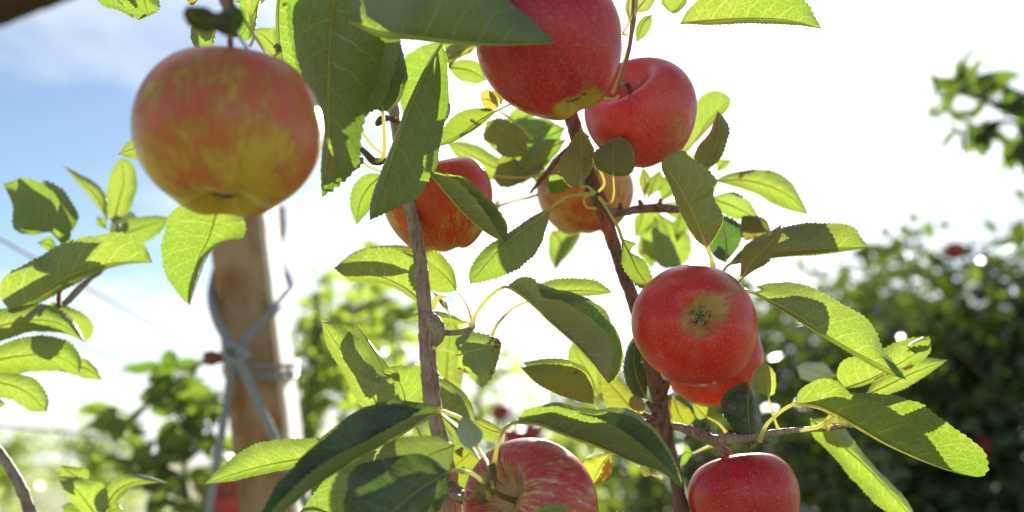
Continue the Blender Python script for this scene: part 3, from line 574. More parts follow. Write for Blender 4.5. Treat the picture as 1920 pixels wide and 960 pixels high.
leaf(B, [(925, 915), (915, 880), (903, 850), (893, 830)], [(912, 870)], [(918, 870)], (.52, .56), rib=3.5)
# thin stalks beside the branch (stalks of leaves further up)
for px, d_ in (([(680, 250), (700, 275), (740, 305)], .66), ([(668, 295), (690, 312), (715, 322)], .64), ([(770, 300), (752, 285), (738, 262)], .66), ([(560, 905), (600, 890), (650, 880), (690, 905)], .62), ([(725, 840), (735, 820), (768, 835)], .64), ([(782, 802), (790, 820), (797, 835)], .62)):
    v, f = px_tube(px, (d_, d_), [2.6, 2.2, 2.0], seg=7); o = link_mesh('leaf_stalk', v, f, M['stalk'], B)

# ================================================================== right branch
BR = thing('apple_branch', 'forked reddish-brown branch with torn orange bark running down behind the star-eyed apple', 'branch', P(1285, 1010, 0.66), 'branches of the near apple tree')
v, f = px_tube([(1078, 120), (1068, 200), (1078, 240), (1095, 300), (1112, 350), (1130, 395), (1145, 440), (1168, 510), (1188, 565), (1205, 630), (1225, 700), (1240, 770), (1252, 830), (1266, 890), (1278, 960), (1292, 1060)],
               (0.69, 0.64), [15, 14, 14, 15, 15, 13, 12, 12, 12, 13, 14, 14, 12, 12, 14, 15], seg=16, rough=0.14, n=200, rings=((0.30, .18, .02), (0.66, .15, .01), (0.90, .2, .01)), seed=5)
link_mesh('stem', v, f, M['bark_dark'], BR)
v, f = px_tube([(1120, 385), (1128, 405), (1140, 432), (1150, 460)], (0.655, 0.652), [3, 9, 9, 3], seg=10, rough=0.3, n=40); link_mesh('torn_bark', v, f, M['torn'], BR)
v, f = px_tube([(1100, 250), (1075, 275), (1045, 300), (1024, 326), (1008, 345), (994, 362)], (0.70, 0.72), [10, 9, 7, 5.5, 4, 2.5], seg=14, rough=0.2, n=70); link_mesh('side_branch', v, f, M['bark_dark'], BR)
v, f = px_tube([(1130, 398), (1165, 398), (1200, 392), (1232, 390), (1270, 392), (1310, 388)], (0.68, 0.74), [10, 8, 8, 9, 8, 6], seg=12, rough=0.22, n=50); link_mesh('side_branch', v, f, M['bark_dark'], BR)
v, f = px_tube([(1250, 715), (1236, 750), (1232, 785), (1215, 795), (1190, 790)], (0.655, 0.64), [8, 12, 13, 9, 4], seg=12, rough=0.35, n=40); link_mesh('spur', v, f, M['bark_dark'], BR)
v, f = px_tube([(1262, 798), (1290, 806), (1318, 818), (1340, 826), (1362, 824), (1400, 822), (1450, 812), (1500, 806), (1545, 804), (1592, 797)], (0.65, 0.60), [7, 9, 10, 12, 8, 6, 6, 5, 5, 4], seg=12, rough=0.22, n=80,
               rings=((.1, .2, .01), (.15, .2, .01), (.22, .2, .012), (.6, .15, .01))); link_mesh('side_twig', v, f, M['bark'], BR)
v, f = px_tube([(1340, 826), (1350, 840), (1356, 852)], (0.645, 0.635), [10, 7, 5], seg=10, rough=0.2); link_mesh('spur', v, f, M['bark'], BR)
v, f = px_tube([(1350, 828), (1372, 812), (1388, 806), (1382, 820)], (0.635, 0.635), [3, 7, 6, 2], seg=8, rough=.2); link_mesh('bud', v, f, M['torn'], BR)
v, f = px_tube([(1500, 808), (1535, 800), (1560, 788), (1580, 792), (1598, 800)], (0.60, 0.60), [3, 4, 5, 6, 3], seg=8); link_mesh('bud', v, f, M['stalk'], BR)
for (x0, y0, x1, y1, dd, r_) in ((1232, 785, 1196, 772, .645, 5), (1228, 770, 1212, 752, .645, 6), (1240, 760, 1252, 742, .645, 5), (1300, 808, 1304, 794, .648, 4), (1318, 816, 1330, 800, .642, 4), (1290, 812, 1284, 826, .648, 3), (1110, 348, 1096, 360, .66, 6), (1128, 386, 1114, 378, .655, 7), (1160, 396, 1163, 380, .69, 5), (1203, 390, 1198, 374, .70, 5), (1232, 390, 1238, 372, .71, 5)):
    v, f = px_tube([(x0, y0), ((x0+x1)/2+2, (y0+y1)/2+2), (x1, y1)], (dd, dd), [r_*1.2, r_, r_*.5], seg=9, rough=.35, n=14, seed=x0); link_mesh('bud', v, f, M['bark_dark'], BR)
B = BR
# cluster in the fork
leaf(B, [(1088, 350), (1090, 315), (1090, 280), (1088, 240)], [(1072, 352), (1056, 334), (1047, 308), (1066, 275)], [(1104, 325), (1115, 290), (1104, 268)], (0.62, 0.63), pet=[(1115, 362), (1102, 350)], mat='leaf_old', tint=(.9, 1.05, 1.1), W=.3, shade=.010)
leaf(B, [(1150, 330), (1150, 300), (1152, 275), (1160, 257)], [(1122, 318), (1113, 292), (1135, 270)], [(1178, 328), (1190, 302), (1178, 268)], (0.615, 0.615), pet=[(1124, 372), (1142, 383), (1151, 365)], mat='leaf_spot', W=.3, tint=(.8, .8, .8), shade=.008)
leaf(B, [(1068, 346), (1045, 346), (1026, 348)], [(1052, 330), (1034, 330)], [(1055, 360), (1035, 362)], (0.68, 0.68), face='t', tint=(.9, 1.1, 1.3))
leaf(B, [(1032, 390), (1003, 415), (962, 445), (920, 485), (881, 532)], [(1000, 405), (955, 436), (914, 461), (896, 482), (880, 508)], [(1024, 430), (1003, 476), (970, 503), (928, 523)], (0.62, 0.61), sa=.9, sb=.4, pet=[(1112, 363), (1085, 365), (1058, 372)], pd=.64, W=.22, rib=2.8)
for px in ([(1112, 362), (1095, 372), (1100, 388), (1118, 392)], [(1122, 360), (1133, 345), (1128, 325), (1118, 310)], [(1122, 368), (1140, 395), (1158, 425), (1166, 448)]):
    v, f = px_tube(px, (.62, .62), [2.8, 2.4, 3.2], seg=7, n=24); link_mesh('leaf_stalk', v, f, M['stalk'], B)
leaf(B, [(1165, 447), (1180, 475), (1198, 512), (1226, 548)], [(1192, 456), (1180, 470), (1208, 490), (1225, 525)], [(1166, 470), (1170, 505), (1195, 535)], (0.615, 0.605), mat='leaf_spot', tint=(.8, .8, .7), W=.2)
leaf(B, [(1035, 432), (1050, 455), (1042, 508)], [(1028, 445), (1030, 480)], [(1085, 428), (1068, 465)], (0.95, 0.95))
leaf(B, [(1085, 425), (1080, 450), (1040, 500)], [(1060, 440)], [(1088, 445), (1065, 480)], (0.98, 0.98))
# between the orange apple and the fork
for mid, a, b_, d_, tn in (
    ([(992, 282), (960, 262), (912, 228)], [(978, 245), (945, 222)], [(975, 294), (938, 290), (908, 258)], .73, (1, .85, .7)),
    ([(978, 330), (930, 315), (880, 290), (838, 268)], [(940, 300), (900, 275), (865, 266)], [(935, 335), (905, 335), (862, 300)], .80, (1, 1, 1)),
    ([(998, 330), (960, 332), (925, 335)], [(970, 300), (940, 292)], [(965, 348), (940, 350)], .77, (.9, .8, .7)),
    ([(992, 275), (985, 310), (978, 348)], [(962, 290), (960, 325)], [(1010, 290), (1002, 325)], .86, (1.1, 1.1, 1)),
    ([(1060, 240), (1010, 262), (960, 262)], [(1020, 222), (975, 225)], [(1030, 295), (985, 290)], .80, (.8, 1, 1.1)),
    ([(1048, 280), (1020, 300), (985, 262)], [(1010, 265)], [(1020, 318), (1000, 300)], .84, (.9, 1, 1.2)),
    ([(1010, 205), (975, 225), (940, 240)], [(970, 200)], [(975, 248)], .82, (1, 1, 1)),
    ([(1062, 262), (1020, 285), (985, 318), (962, 345)], [(1020, 262), (980, 290)], [(1035, 300), (995, 335)], .76, (.85, .95, .9)),
    ([(1040, 232), (1000, 245), (955, 236)], [(1000, 222), (970, 222)], [(1010, 268), (970, 262)], .78, (.8, .95, 1)),
    ([(1030, 330), (1012, 322), (990, 325)], [(1012, 308)], [(1010, 342)], .75, (.8, .9, .9)),
    ([(1000, 330), (1018, 352), (1024, 372)], [(1010, 365)], [(1030, 350)], .8, (.8, .9, 1)),
    ([(935, 375), (925, 400), (930, 392)], [(928, 380)], [(938, 390)], .8, (1, 1, 1))):
    leaf(B, mid, a, b_, (d_, d_+.01), tint=tn)
for px in ([(920, 392), (960, 378), (1000, 368), (1040, 350)], [(930, 205), (960, 225), (1000, 262)], [(925, 330), (980, 333), (1030, 325)]):
    v, f = px_tube(px, (.74, .74), [2.5, 2.2, 3], seg=7, n=24); link_mesh('leaf_stalk', v, f, M['stalk'], B)
# below the pink apple, right of the fork
leaf(B, [(1326, 466), (1300, 402), (1270, 345), (1240, 302)], [(1302, 445), (1276, 402), (1260, 360), (1242, 320)], [(1346, 440), (1356, 408), (1338, 368), (1340, 335), (1290, 290), (1260, 288)], (0.61, 0.60), pet=[(1337, 500), (1333, 482)], pd=.60, tint=(1.35, 1.2, 1.25), rib=3.2, shade=(.014, .97))
leaf(B, [(1270, 300), (1300, 270), (1330, 225), (1371, 184)], [(1285, 255), (1300, 200), (1325, 172), (1352, 172)], [(1310, 262), (1345, 225), (1366, 204)], (0.80, 0.80), W=.2)
leaf(B, [(1328, 318), (1338, 285), (1348, 250), (1347, 210)], [(1302, 300), (1310, 278), (1332, 250)], [(1352, 296), (1368, 245), (1358, 222)], (0.68, 0.66), tint=(1.1, .95, 1.2), face='u', shade=.010)
leaf(B, [(1345, 322), (1355, 308), (1372, 300)], [(1345, 300)], [(1362, 315)], (.78, .78))
leaf(B, [(1338, 340), (1395, 338), (1450, 352), (1490, 375), (1517, 403)], [(1370, 324), (1440, 319), (1478, 336), (1498, 366)], [(1385, 352), (1425, 367), (1462, 388)], (0.78, 0.78), wav=.12)
leaf(B, [(1330, 372), (1370, 385), (1425, 412)], [(1370, 360), (1402, 375)], [(1355, 400), (1390, 412)], (0.74, 0.74), tint=(1, 1.1, 1.3))
leaf(B, [(1448, 440), (1420, 420), (1392, 405)], [(1435, 412), (1410, 404)], [(1420, 448), (1394, 450), (1388, 425)], (0.69, 0.70), mat='leaf_old', tint=(.5, .55, .6))
leaf(B, [(1360, 492), (1362, 455), (1352, 400)], [(1338, 480), (1330, 445)], [(1385, 460), (1388, 425)], (0.70, 0.72), face='t', mat='leaf_gloss', tint=(.7, 1, 1.3))
leaf(B, [(1364, 498), (1410, 480), (1470, 470), (1540, 466), (1628, 463)], [(1395, 465), (1445, 438), (1520, 422), (1590, 422), (1615, 446)], [(1410, 490), (1470, 482), (1550, 476), (1600, 468)], (0.63, 0.64), tint=(1.05, .9, .9), sb=.9, pet=[(1352, 520)], rib=2.4)
leaf(B, [(1390, 524), (1408, 492), (1440, 460), (1469, 425)], [(1392, 492), (1400, 465), (1432, 448)], [(1412, 508), (1442, 490), (1460, 452)], (0.605, 0.61), mat='leaf_old', pet=[(1372, 540)], shade=.008)
for mid, a, b_, d_, tn in (
    ([(1205, 395), (1200, 420), (1190, 445)], [(1228, 400), (1215, 432)], [(1190, 410)], .86, (1, 1, 1)),
    ([(1230, 395), (1255, 440), (1250, 500)], [(1212, 410), (1205, 470)], [(1290, 440), (1290, 490)], .92, (1.1, 1.1, 1)),
    ([(1228, 405), (1242, 455), (1280, 505)], [(1222, 440), (1235, 495)], [(1250, 430), (1270, 475)], .84, (.9, 1, 1.2)),
    ([(1275, 400), (1270, 430), (1268, 455)], [(1262, 420)], [(1290, 425)], .88, (.8, .9, .8)),
    ([(1200, 440), (1215, 470), (1222, 505)], [(1195, 470)], [(1240, 460)], .93, (1, 1, 1)),
    ([(1215, 372), (1225, 345), (1238, 318)], [(1208, 345)], [(1245, 345)], .82, (.9, .9, .8)),
    ([(1208, 372), (1210, 345), (1205, 312)], [(1198, 340)], [(1220, 335)], .80, (1, .9, 1)),
    ([(1240, 378), (1262, 352), (1260, 322)], [(1235, 345)], [(1285, 350)], .86, (.8, .9, .7)),
    ([(1248, 380), (1262, 395), (1285, 410)], [(1268, 380)], [(1255, 405)], .86, (1, 1, 1)),
    ([(1330, 400), (1350, 420), (1350, 470)], [(1320, 420)], [(1375, 430)], .84, (1, 1.1, .9))):
    leaf(B, mid, a, b_, (d_, d_+.01), tint=tn)
# around and behind the star-eyed apple
leaf(B, [(1212, 748), (1195, 710), (1188, 670), (1195, 630)], [(1188, 740), (1170, 705), (1175, 660)], [(1214, 720), (1212, 690), (1205, 655)], (0.66, 0.68), face='t', mat='leaf_gloss', tint=(.75, .9, .8), shade=.010)
leaf(B, [(1202, 785), (1170, 750), (1140, 715), (1120, 690)], [(1180, 790), (1145, 770), (1122, 730)], [(1200, 745), (1170, 715), (1140, 695)], (0.72, 0.74), tint=(1, .9, .8))
leaf(B, [(1125, 745), (1108, 710), (1088, 675), (1072, 642)], [(1100, 735), (1075, 705), (1066, 668)], [(1135, 725), (1128, 690), (1098, 660)], (0.80, 0.80))
leaf(B, [(1200, 780), (1192, 762), (1186, 742)], [(1183, 770), (1180, 752)], [(1210, 768), (1205, 748)], (0.64, 0.64), mat='leaf_old', tint=(1, 1, 1.4))
leaf(B, [(1205, 800), (1165, 790), (1118, 800)], [(1170, 772)], [(1165, 812)], (0.82, 0.82))
leaf(B, [(1262, 745), (1275, 780), (1290, 800)], [(1250, 765), (1262, 795)], [(1290, 765), (1300, 785)], (0.72, 0.72), tint=(1.1, .9, .7))
leaf(B, [(1325, 782), (1310, 768), (1295, 752)], [(1308, 785)], [(1325, 762)], (0.68, 0.68), pet=[(1362, 812), (1348, 795)])
leaf(B, [(1405, 725), (1402, 760), (1405, 800), (1408, 841)], [(1372, 738), (1352, 765), (1372, 800), (1392, 830)], [(1416, 745), (1428, 790), (1424, 825)], (0.63, 0.62), face='t', mat='leaf_gloss', tint=(.5, .6, .5), shade=.010)
leaf(B, [(1441, 744), (1438, 712), (1434, 677)], [(1420, 732), (1418, 700)], [(1453, 735), (1453, 702)], (0.625, 0.63), pet=[(1460, 806), (1452, 785), (1446, 764)], mat='leaf_old', tint=(1, 1.35, 1.2))
leaf(B, [(1436, 735), (1425, 705), (1428, 680)], [(1414, 730), (1410, 705)], [(1428, 720)], (0.63, 0.635), mat='leaf_painted_sheen', tint=(2, 2, 2))
leaf(B, [(1222, 890), (1210, 880), (1196, 875)], [(1212, 872)], [(1208, 893)], (0.70, 0.70), mat='leaf_gloss', pet=[(1240, 896)])
leaf(B, [(1300, 850), (1282, 850), (1275, 875)], [(1285, 835)], [(1285, 868)], (0.72, 0.72), tint=(.8, 1, .8), pet=[(1335, 835), (1318, 842)])
# the sprig reaching to the right
leaf(B, [(1492, 758), (1540, 766), (1603, 799), (1664, 834), (1738, 867), (1785, 884), (1822, 893)], [(1500, 730), (1535, 711), (1570, 716), (1600, 740), (1650, 757), (1694, 783), (1740, 822), (1766, 858), (1792, 886)],
     [(1560, 735), (1610, 737), (1665, 742), (1722, 756), (1764, 782), (1804, 812), (1838, 846), (1850, 878), (1838, 893)], (0.60, 0.61), sa=-.6, sb=.5, pet=[(1424, 828), (1436, 798), (1458, 776), (1475, 764)], pd=.61, mat='leaf', rib=3.2, W=.22, teeth=34, tint=(.95, .95, .9))
leaf(B, [(1412, 549), (1482, 583), (1560, 635), (1620, 668), (1662, 690), (1700, 712)], [(1450, 539), (1530, 544), (1592, 572), (1635, 608), (1652, 650), (1678, 684)], [(1478, 590), (1556, 640), (1618, 676), (1655, 697)],
     (0.605, 0.60), sb=.8, W=.22, rib=2.8, teeth=34, pet=[(1396, 545)], tint=(1.02, 1, 1))
leaf(B, [(1655, 668), (1672, 690), (1700, 712)], [(1662, 672), (1685, 690)], [(1668, 690), (1682, 704)], (0.595, 0.595), face='t', tint=(.9, 1.1, 1.3), rib=1)
leaf(B, [(1584, 728), (1628, 712), (1672, 690), (1745, 645)], [(1567, 700), (1590, 672), (1640, 662), (1690, 638), (1738, 632)], [(1615, 724), (1665, 706), (1712, 688), (1744, 662)], (0.64, 0.65), tint=(1.05, 1.05, 1))
leaf(B, [(1700, 650), (1722, 640), (1745, 636)], [(1712, 640), (1730, 633)], [(1715, 662), (1740, 655)], (0.635, 0.635), face='t', rib=1)
leaf(B, [(1622, 742), (1665, 722), (1715, 698), (1776, 675)], [(1640, 714), (1680, 690), (1725, 672)], [(1655, 742), (1700, 726), (1740, 702)], (0.67, 0.68), tint=(1.05, 1.05, 1))
leaf(B, [(1565, 705), (1530, 695), (1493, 688)], [(1545, 682), (1510, 680)], [(1535, 714), (1505, 710)], (0.80, 0.80), face='t', mat='leaf_painted_sheen', tint=(1.6, 1.7, 2.1))
leaf(B, [(1520, 786), (1570, 828), (1620, 872), (1670, 925), (1722, 985)], [(1550, 786), (1585, 806), (1612, 842), (1645, 880), (1698, 936)], [(1522, 815), (1560, 852), (1600, 902), (1655, 955)], (0.67, 0.67), tint=(1.0, 1.05, .95))
for px in ([(1552, 808), (1558, 785), (1560, 775)], [(1575, 800), (1572, 782)], [(1545, 804), (1548, 790), (1556, 778)]):
    v, f = px_tube(px, (.60, .60), [3, 2.5], seg=7, n=12); link_mesh('leaf_stalk', v, f, M['stalk'], B)

# ================================================================== overhead twig beside the sun
BT = thing('apple_twig', 'thin twig hanging at the top edge between the dark red apple and the sun', 'twig', P(1190, -60, 0.62), 'branches of the near apple tree')
for px, rr in (([(1148, 175), (1160, 150), (1172, 110), (1185, 65), (1192, 20), (1195, -60)], [4, 3, 2.6, 3, 4]), ([(1166, 66), (1180, 40), (1190, 15)], [2, 2.5]), ([(1140, 60), (1160, 62), (1176, 66)], [2, 2.6]), ([(1130, 183), (1150, 186), (1160, 180)], [2.5, 3])):
    v, f = px_tube(px, (.61, .62), rr, seg=8, n=30); link_mesh('leaf_stalk', v, f, M['stalk'], BT)
v, f = px_tube([(1186, -100), (1190, -30), (1200, -60), (1260, -90)], (.62, .62), [6, 5, 7, 6], seg=8); link_mesh('stem', v, f, M['bark'], BT)
B = BT
leaf(B, [(1276, 44), (1340, 38), (1410, 34), (1480, 38), (1541, 54)], [(1290, 20), (1325, -8), (1400, -30), (1472, -26), (1512, 6), (1532, 38)], [(1330, 47), (1400, 44), (1490, 47), (1520, 51)], (0.60, 0.61), sb=.9, W=.22, rib=2.4, teeth=34, tint=(1, .98, .95))
leaf(B, [(1190, 24), (1208, 2), (1232, -22)], [(1186, 5), (1200, -25)], [(1215, 20), (1228, 0)], (.66, .66), tint=(1.1, 1, 1.4))
leaf(B, [(1180, 40), (1178, 10), (1188, -25)], [(1172, 12)], [(1196, 12)], (.68, .68), tint=(1.1, 1, 1.4))
leaf(B, [(1222, 28), (1205, 45), (1193, 80)], [(1205, 32), (1192, 55)], [(1222, 45), (1212, 66)], (.70, .70), tint=(1.1, 1, 1.4), face='t')
leaf(B, [(1240, 5), (1262, 22), (1292, -12)], [(1240, -20), (1265, -30)], [(1262, 26), (1284, 12)], (.70, .70), tint=(1, 1, 1.1))

# ================================================================== overhead twig with the hanging leaves and the largest apple
BH = thing('apple_twig', 'dark twig at the top left carrying the large hanging leaves and the largest apple', 'twig', P(560, -120, 0.54), 'branches of the near apple tree')
v, f = px_tube([(330, -110), (400, -70), (500, -90), (640, -80), (760, -70), (900, -90)], (.45, .62), [18, 16, 14, 14, 12, 12], seg=12, rough=.2, n=60); link_mesh('stem', v, f, M['bark_dark'], BH)
v, f = px_tube([(410, -80), (418, -30), (428, 10), (438, 40), (436, 70)], (.45, .455), [17, 15, 14, 11, 8], seg=12, rough=.25, n=40); link_mesh('spur', v, f, M['bark_dark'], BH)
B = BH
leaf(B, [(440, 45), (410, 38), (375, 38), (343, 28)], [(428, 20), (405, 24), (385, 14), (352, 12)], [(425, 66), (400, 58), (385, 62), (355, 48)], (.40, .39), face='t', mat='leaf', tint=(.5, .38, .4), W=.3, teeth=14, wav=.35)
leaf(B, [(400, 40), (430, 48), (458, 22)], [(415, 20), (440, 12)], [(425, 66), (455, 50)], (.41, .40), face='t', mat='leaf', tint=(.5, .6, .5), teeth=14, wav=.35)
leaf(B, [(405, 55), (380, 62), (357, 72)], [(378, 46), (360, 52)], [(398, 86), (370, 90)], (.55, .55))
leaf(B, [(490, -10), (474, 30), (450, 70)], [(458, -5), (446, 35)], [(480, 45), (466, 75)], (.60, .60), tint=(1, 1.05, .9))
leaf(B, [(520, -20), (480, -5), (440, 4)], [(480, -28)], [(480, 12)], (.66, .66))
leaf(B, [(380, -12), (365, -2), (350, 2)], [(365, -14)], [(362, 9)], (.56, .56), mat='leaf_old')
leaf(B, [(532, 128), (522, 98), (500, 72), (476, 55)], [(520, 60), (498, 52)], [(512, 108), (488, 80)], (.66, .66))
for px, d_ in (([(462, -20), (470, 30), (475, 70), (468, 88)], .50), ([(452, 28), (474, 62), (498, 100), (508, 120)], .53), ([(508, 112), (520, 100), (528, 94)], .53), ([(440, 55), (452, 75), (464, 92)], .455), ([(600, -30), (560, -5), (530, 10)], .58)):
    v, f = px_tube(px, (d_, d_), [3.5, 3, 3], seg=8, n=24); link_mesh('leaf_stalk', v, f, M['stalk'], B)
v, f = px_tube([(513, 90), (520, 86), (524, 93), (516, 96)], (.53, .53), [2, 5, 5, 2], seg=8); link_mesh('bud', v, f, M['bark_dark'], B)
leaf(B, [(632, -60), (624, 30), (618, 110), (616, 200), (614, 290), (604, 369)], [(562, -50), (540, 10), (546, 90), (562, 150), (590, 210), (602, 265), (601, 325)], [(705, -50), (722, 20), (720, 80), (700, 145), (686, 200), (674, 258), (671, 300), (655, 330), (628, 352)],
     (0.54, 0.55), tint=(.8, .86, .8), rib=4.5, teeth=36, tooth=2.6)
leaf(B, [(530, -60), (523, 0), (523, 60), (532, 115), (560, 170)], [(519, 0), (517, 60), (526, 120)], [(575, -30), (590, 40), (590, 110)], (0.60, 0.61), sa=.9, rib=2.4)
leaf(B, [(655, 40), (705, 60), (768, 68), (845, 78), (940, 84), (1042, 80)], [(690, -30), (770, -80), (880, -70), (955, 5), (1005, 45)], [(712, 70), (775, 75), (850, 83), (940, 86)], (0.50, 0.485), sa=.4, sb=.9, tint=(.85, .98, .95), rib=4.5, W=.24, teeth=36)
leaf(B, [(722, -120), (730, -40), (738, 20), (738, 57)], [(672, -80), (664, -20), (685, 30)], [(795, -80), (806, -20), (782, 32)], (0.25, 0.255), face='t', mat='leaf_painted_sheen', tint=(1, 1, 1), rib=3, W=.3)
leaf(B, [(300, -40), (270, -8), (285, 22), (260, 38)], [(298, 0), (296, 20)], [(240, -10), (232, 12)], (.62, .62))
leaf(B, [(170, -30), (215, -5), (252, 36)], [(220, -35), (240, 0)], [(190, 8), (225, 20)], (.64, .64), tint=(.8, .9, .9))
leaf(B, [(250, -40), (270, 0), (278, 30)], [(240, 0)], [(295, 10)], (.6, .6))
leaf(B, [(300, 272), (262, 275), (221, 289)], [(275, 245), (248, 258)], [(280, 302), (248, 298)], (.53, .53))
leaf(B, [(412, 380), (402, 412), (390, 450), (368, 495), (356, 573)], [(360, 378), (318, 402), (302, 452), (304, 510), (324, 538), (344, 562)], [(440, 388), (460, 415), (455, 445), (420, 452), (390, 480), (372, 525), (360, 560)],
     (0.52, 0.52), mat='leaf', sa=.35, sb=.7, rib=2.6, teeth=30, W=.3)

# ================================================================== left-hand branch
BL = thing('apple_branch', 'leafy twig entering from the left edge above the trellis wires', 'branch', P(-40, 600, 0.75), 'branches of the near apple tree')
v, f = px_tube([(-60, 640), (40, 610), (112, 576), (150, 540), (172, 520), (192, 505), (215, 450), (222, 420)], (.76, .80), [9, 8, 6, 5.5, 7, 4, 4, 3], seg=10, rough=.15, n=60); link_mesh('stem', v, f, M['bark'], BL)
v, f = px_tube([(112, 576), (110, 560), (112, 545)], (.75, .75), [4, 4.5, 3], seg=8); link_mesh('bud', v, f, M['torn'], BL)
B = BL
leaf(B, [(122, 462), (88, 425), (52, 385), (6, 345)], [(132, 440), (124, 395), (88, 352), (45, 336)], [(100, 436), (60, 440), (26, 428), (24, 385)], (0.78, 0.78), tint=(.75, .85, .8))
leaf(B, [(110, 470), (88, 458), (70, 455)], [(95, 445)], [(90, 470)], (0.80, 0.80), tint=(.8, .9, .8))
leaf(B, [(201, 412), (185, 375), (155, 342), (118, 311)], [(200, 372), (180, 345), (148, 325)], [(192, 400), (168, 368), (145, 342)], (0.84, 0.84))
leaf(B, [(212, 420), (222, 380), (232, 340), (228, 297)], [(202, 400), (200, 355), (212, 315)], [(238, 400), (256, 360), (256, 325), (248, 305)], (0.84, 0.84), tint=(1, .98, 1.1))
leaf(B, [(216, 445), (250, 432), (285, 420), (321, 408)], [(240, 415), (285, 405)], [(250, 455), (290, 445)], (0.84, 0.84), tint=(.8, .9, .9))
leaf(B, [(200, 430), (190, 418), (180, 405)], [(182, 422)], [(198, 412)], (0.86, 0.86), face='t', tint=(.8, .9, 1))
leaf(B, [(205, 445), (235, 425), (245, 395)], [(210, 420)], [(262, 425), (255, 405)], (0.86, 0.86), mat='leaf_painted_sheen', tint=(1.8, 1.8, 1.8))
leaf(B, [(16, 580), (60, 560), (120, 522), (180, 500), (235, 490), (286, 492)], [(0, 555), (8, 525), (50, 492), (112, 463), (180, 442), (242, 441), (272, 462)], [(62, 574), (130, 538), (185, 510), (235, 496)], (0.73, 0.74), W=.22, sb=.8, teeth=34, rib=3.4)
leaf(B, [(-50, 640), (0, 612), (60, 600), (115, 608), (159, 640)], [(-20, 590), (30, 573), (88, 573), (130, 592), (150, 620)], [(-10, 642), (50, 624), (110, 623)], (0.72, 0.73))
leaf(B, [(80, 585), (110, 588), (140, 605), (158, 642)], [(100, 568), (145, 583), (174, 605), (172, 628)], [(110, 600), (140, 630)], (0.76, 0.77))
leaf(B, [(-50, 690), (10, 672), (70, 665), (120, 672), (152, 700)], [(-20, 660), (30, 637), (80, 631), (125, 640), (150, 668)], [(-10, 702), (50, 698), (110, 696), (138, 702)], (0.72, 0.73), tint=(1, 1.03, .9))
leaf(B, [(130, 690), (160, 690), (194, 713)], [(155, 672), (178, 688)], [(150, 706), (175, 711)], (0.76, 0.76))
leaf(B, [(-50, 720), (0, 718), (50, 735), (88, 772)], [(-20, 695), (30, 700), (70, 715), (90, 745)], [(-20, 740), (20, 750), (60, 770)], (0.73, 0.73))
leaf(B, [(-30, 745), (0, 752), (12, 758)], [(-10, 742)], [(-8, 765)], (0.73, 0.73))
leaf(B, [(-30, 700), (0, 695), (42, 700)], [(0, 685)], [(0, 706)], (0.80, 0.80), face='t')
BB = thing('apple_branch', 'bare grey-brown branch end in the bottom left corner', 'branch', P(60, 990, 0.70), 'branches of the near apple tree')
v, f = px_tube([(-40, 800), (0, 850), (22, 882), (42, 920), (54, 955), (66, 1010)], (.70, .70), [8, 9, 9.5, 10, 11, 12], seg=12, rough=.14, n=60, rings=((.62, .25, .02),)); link_mesh('stem', v, f, M['bark'], BB)
BS = thing('apple_twig', 'young leafy shoot rising from the bottom edge at the left', 'twig', P(185, 1010, 0.74), 'branches of the near apple tree')
v, f = px_tube([(188, 1040), (192, 990), (196, 955)], (.74, .74), [5, 4, 3], seg=8); link_mesh('stem', v, f, M['bark'], BS)
B = BS
leaf(B, [(192, 985), (165, 945), (140, 915), (108, 894)], [(205, 950), (198, 912), (160, 898), (130, 893)], [(170, 975), (140, 948), (118, 915)], (.74, .74), tint=(1.05, 1.1, 1))
leaf(B, [(170, 905), (145, 895), (112, 872)], [(165, 882), (140, 876)], [(150, 900), (118, 895)], (.76, .76), face='t')
leaf(B, [(200, 948), (220, 920), (260, 902), (314, 905)], [(198, 920), (225, 893), (268, 890)], [(215, 944), (245, 915), (285, 906)], (.75, .75), tint=(1, 1, 1.1))
leaf(B, [(195, 965), (165, 960), (115, 950)], [(160, 944), (130, 942)], [(165, 980), (130, 975)], (.78, .78), face='t', tint=(.7, .8, .8))
leaf(B, [(198, 965), (215, 955), (235, 958)], [(215, 945)], [(215, 968)], (.76, .76), face='t')

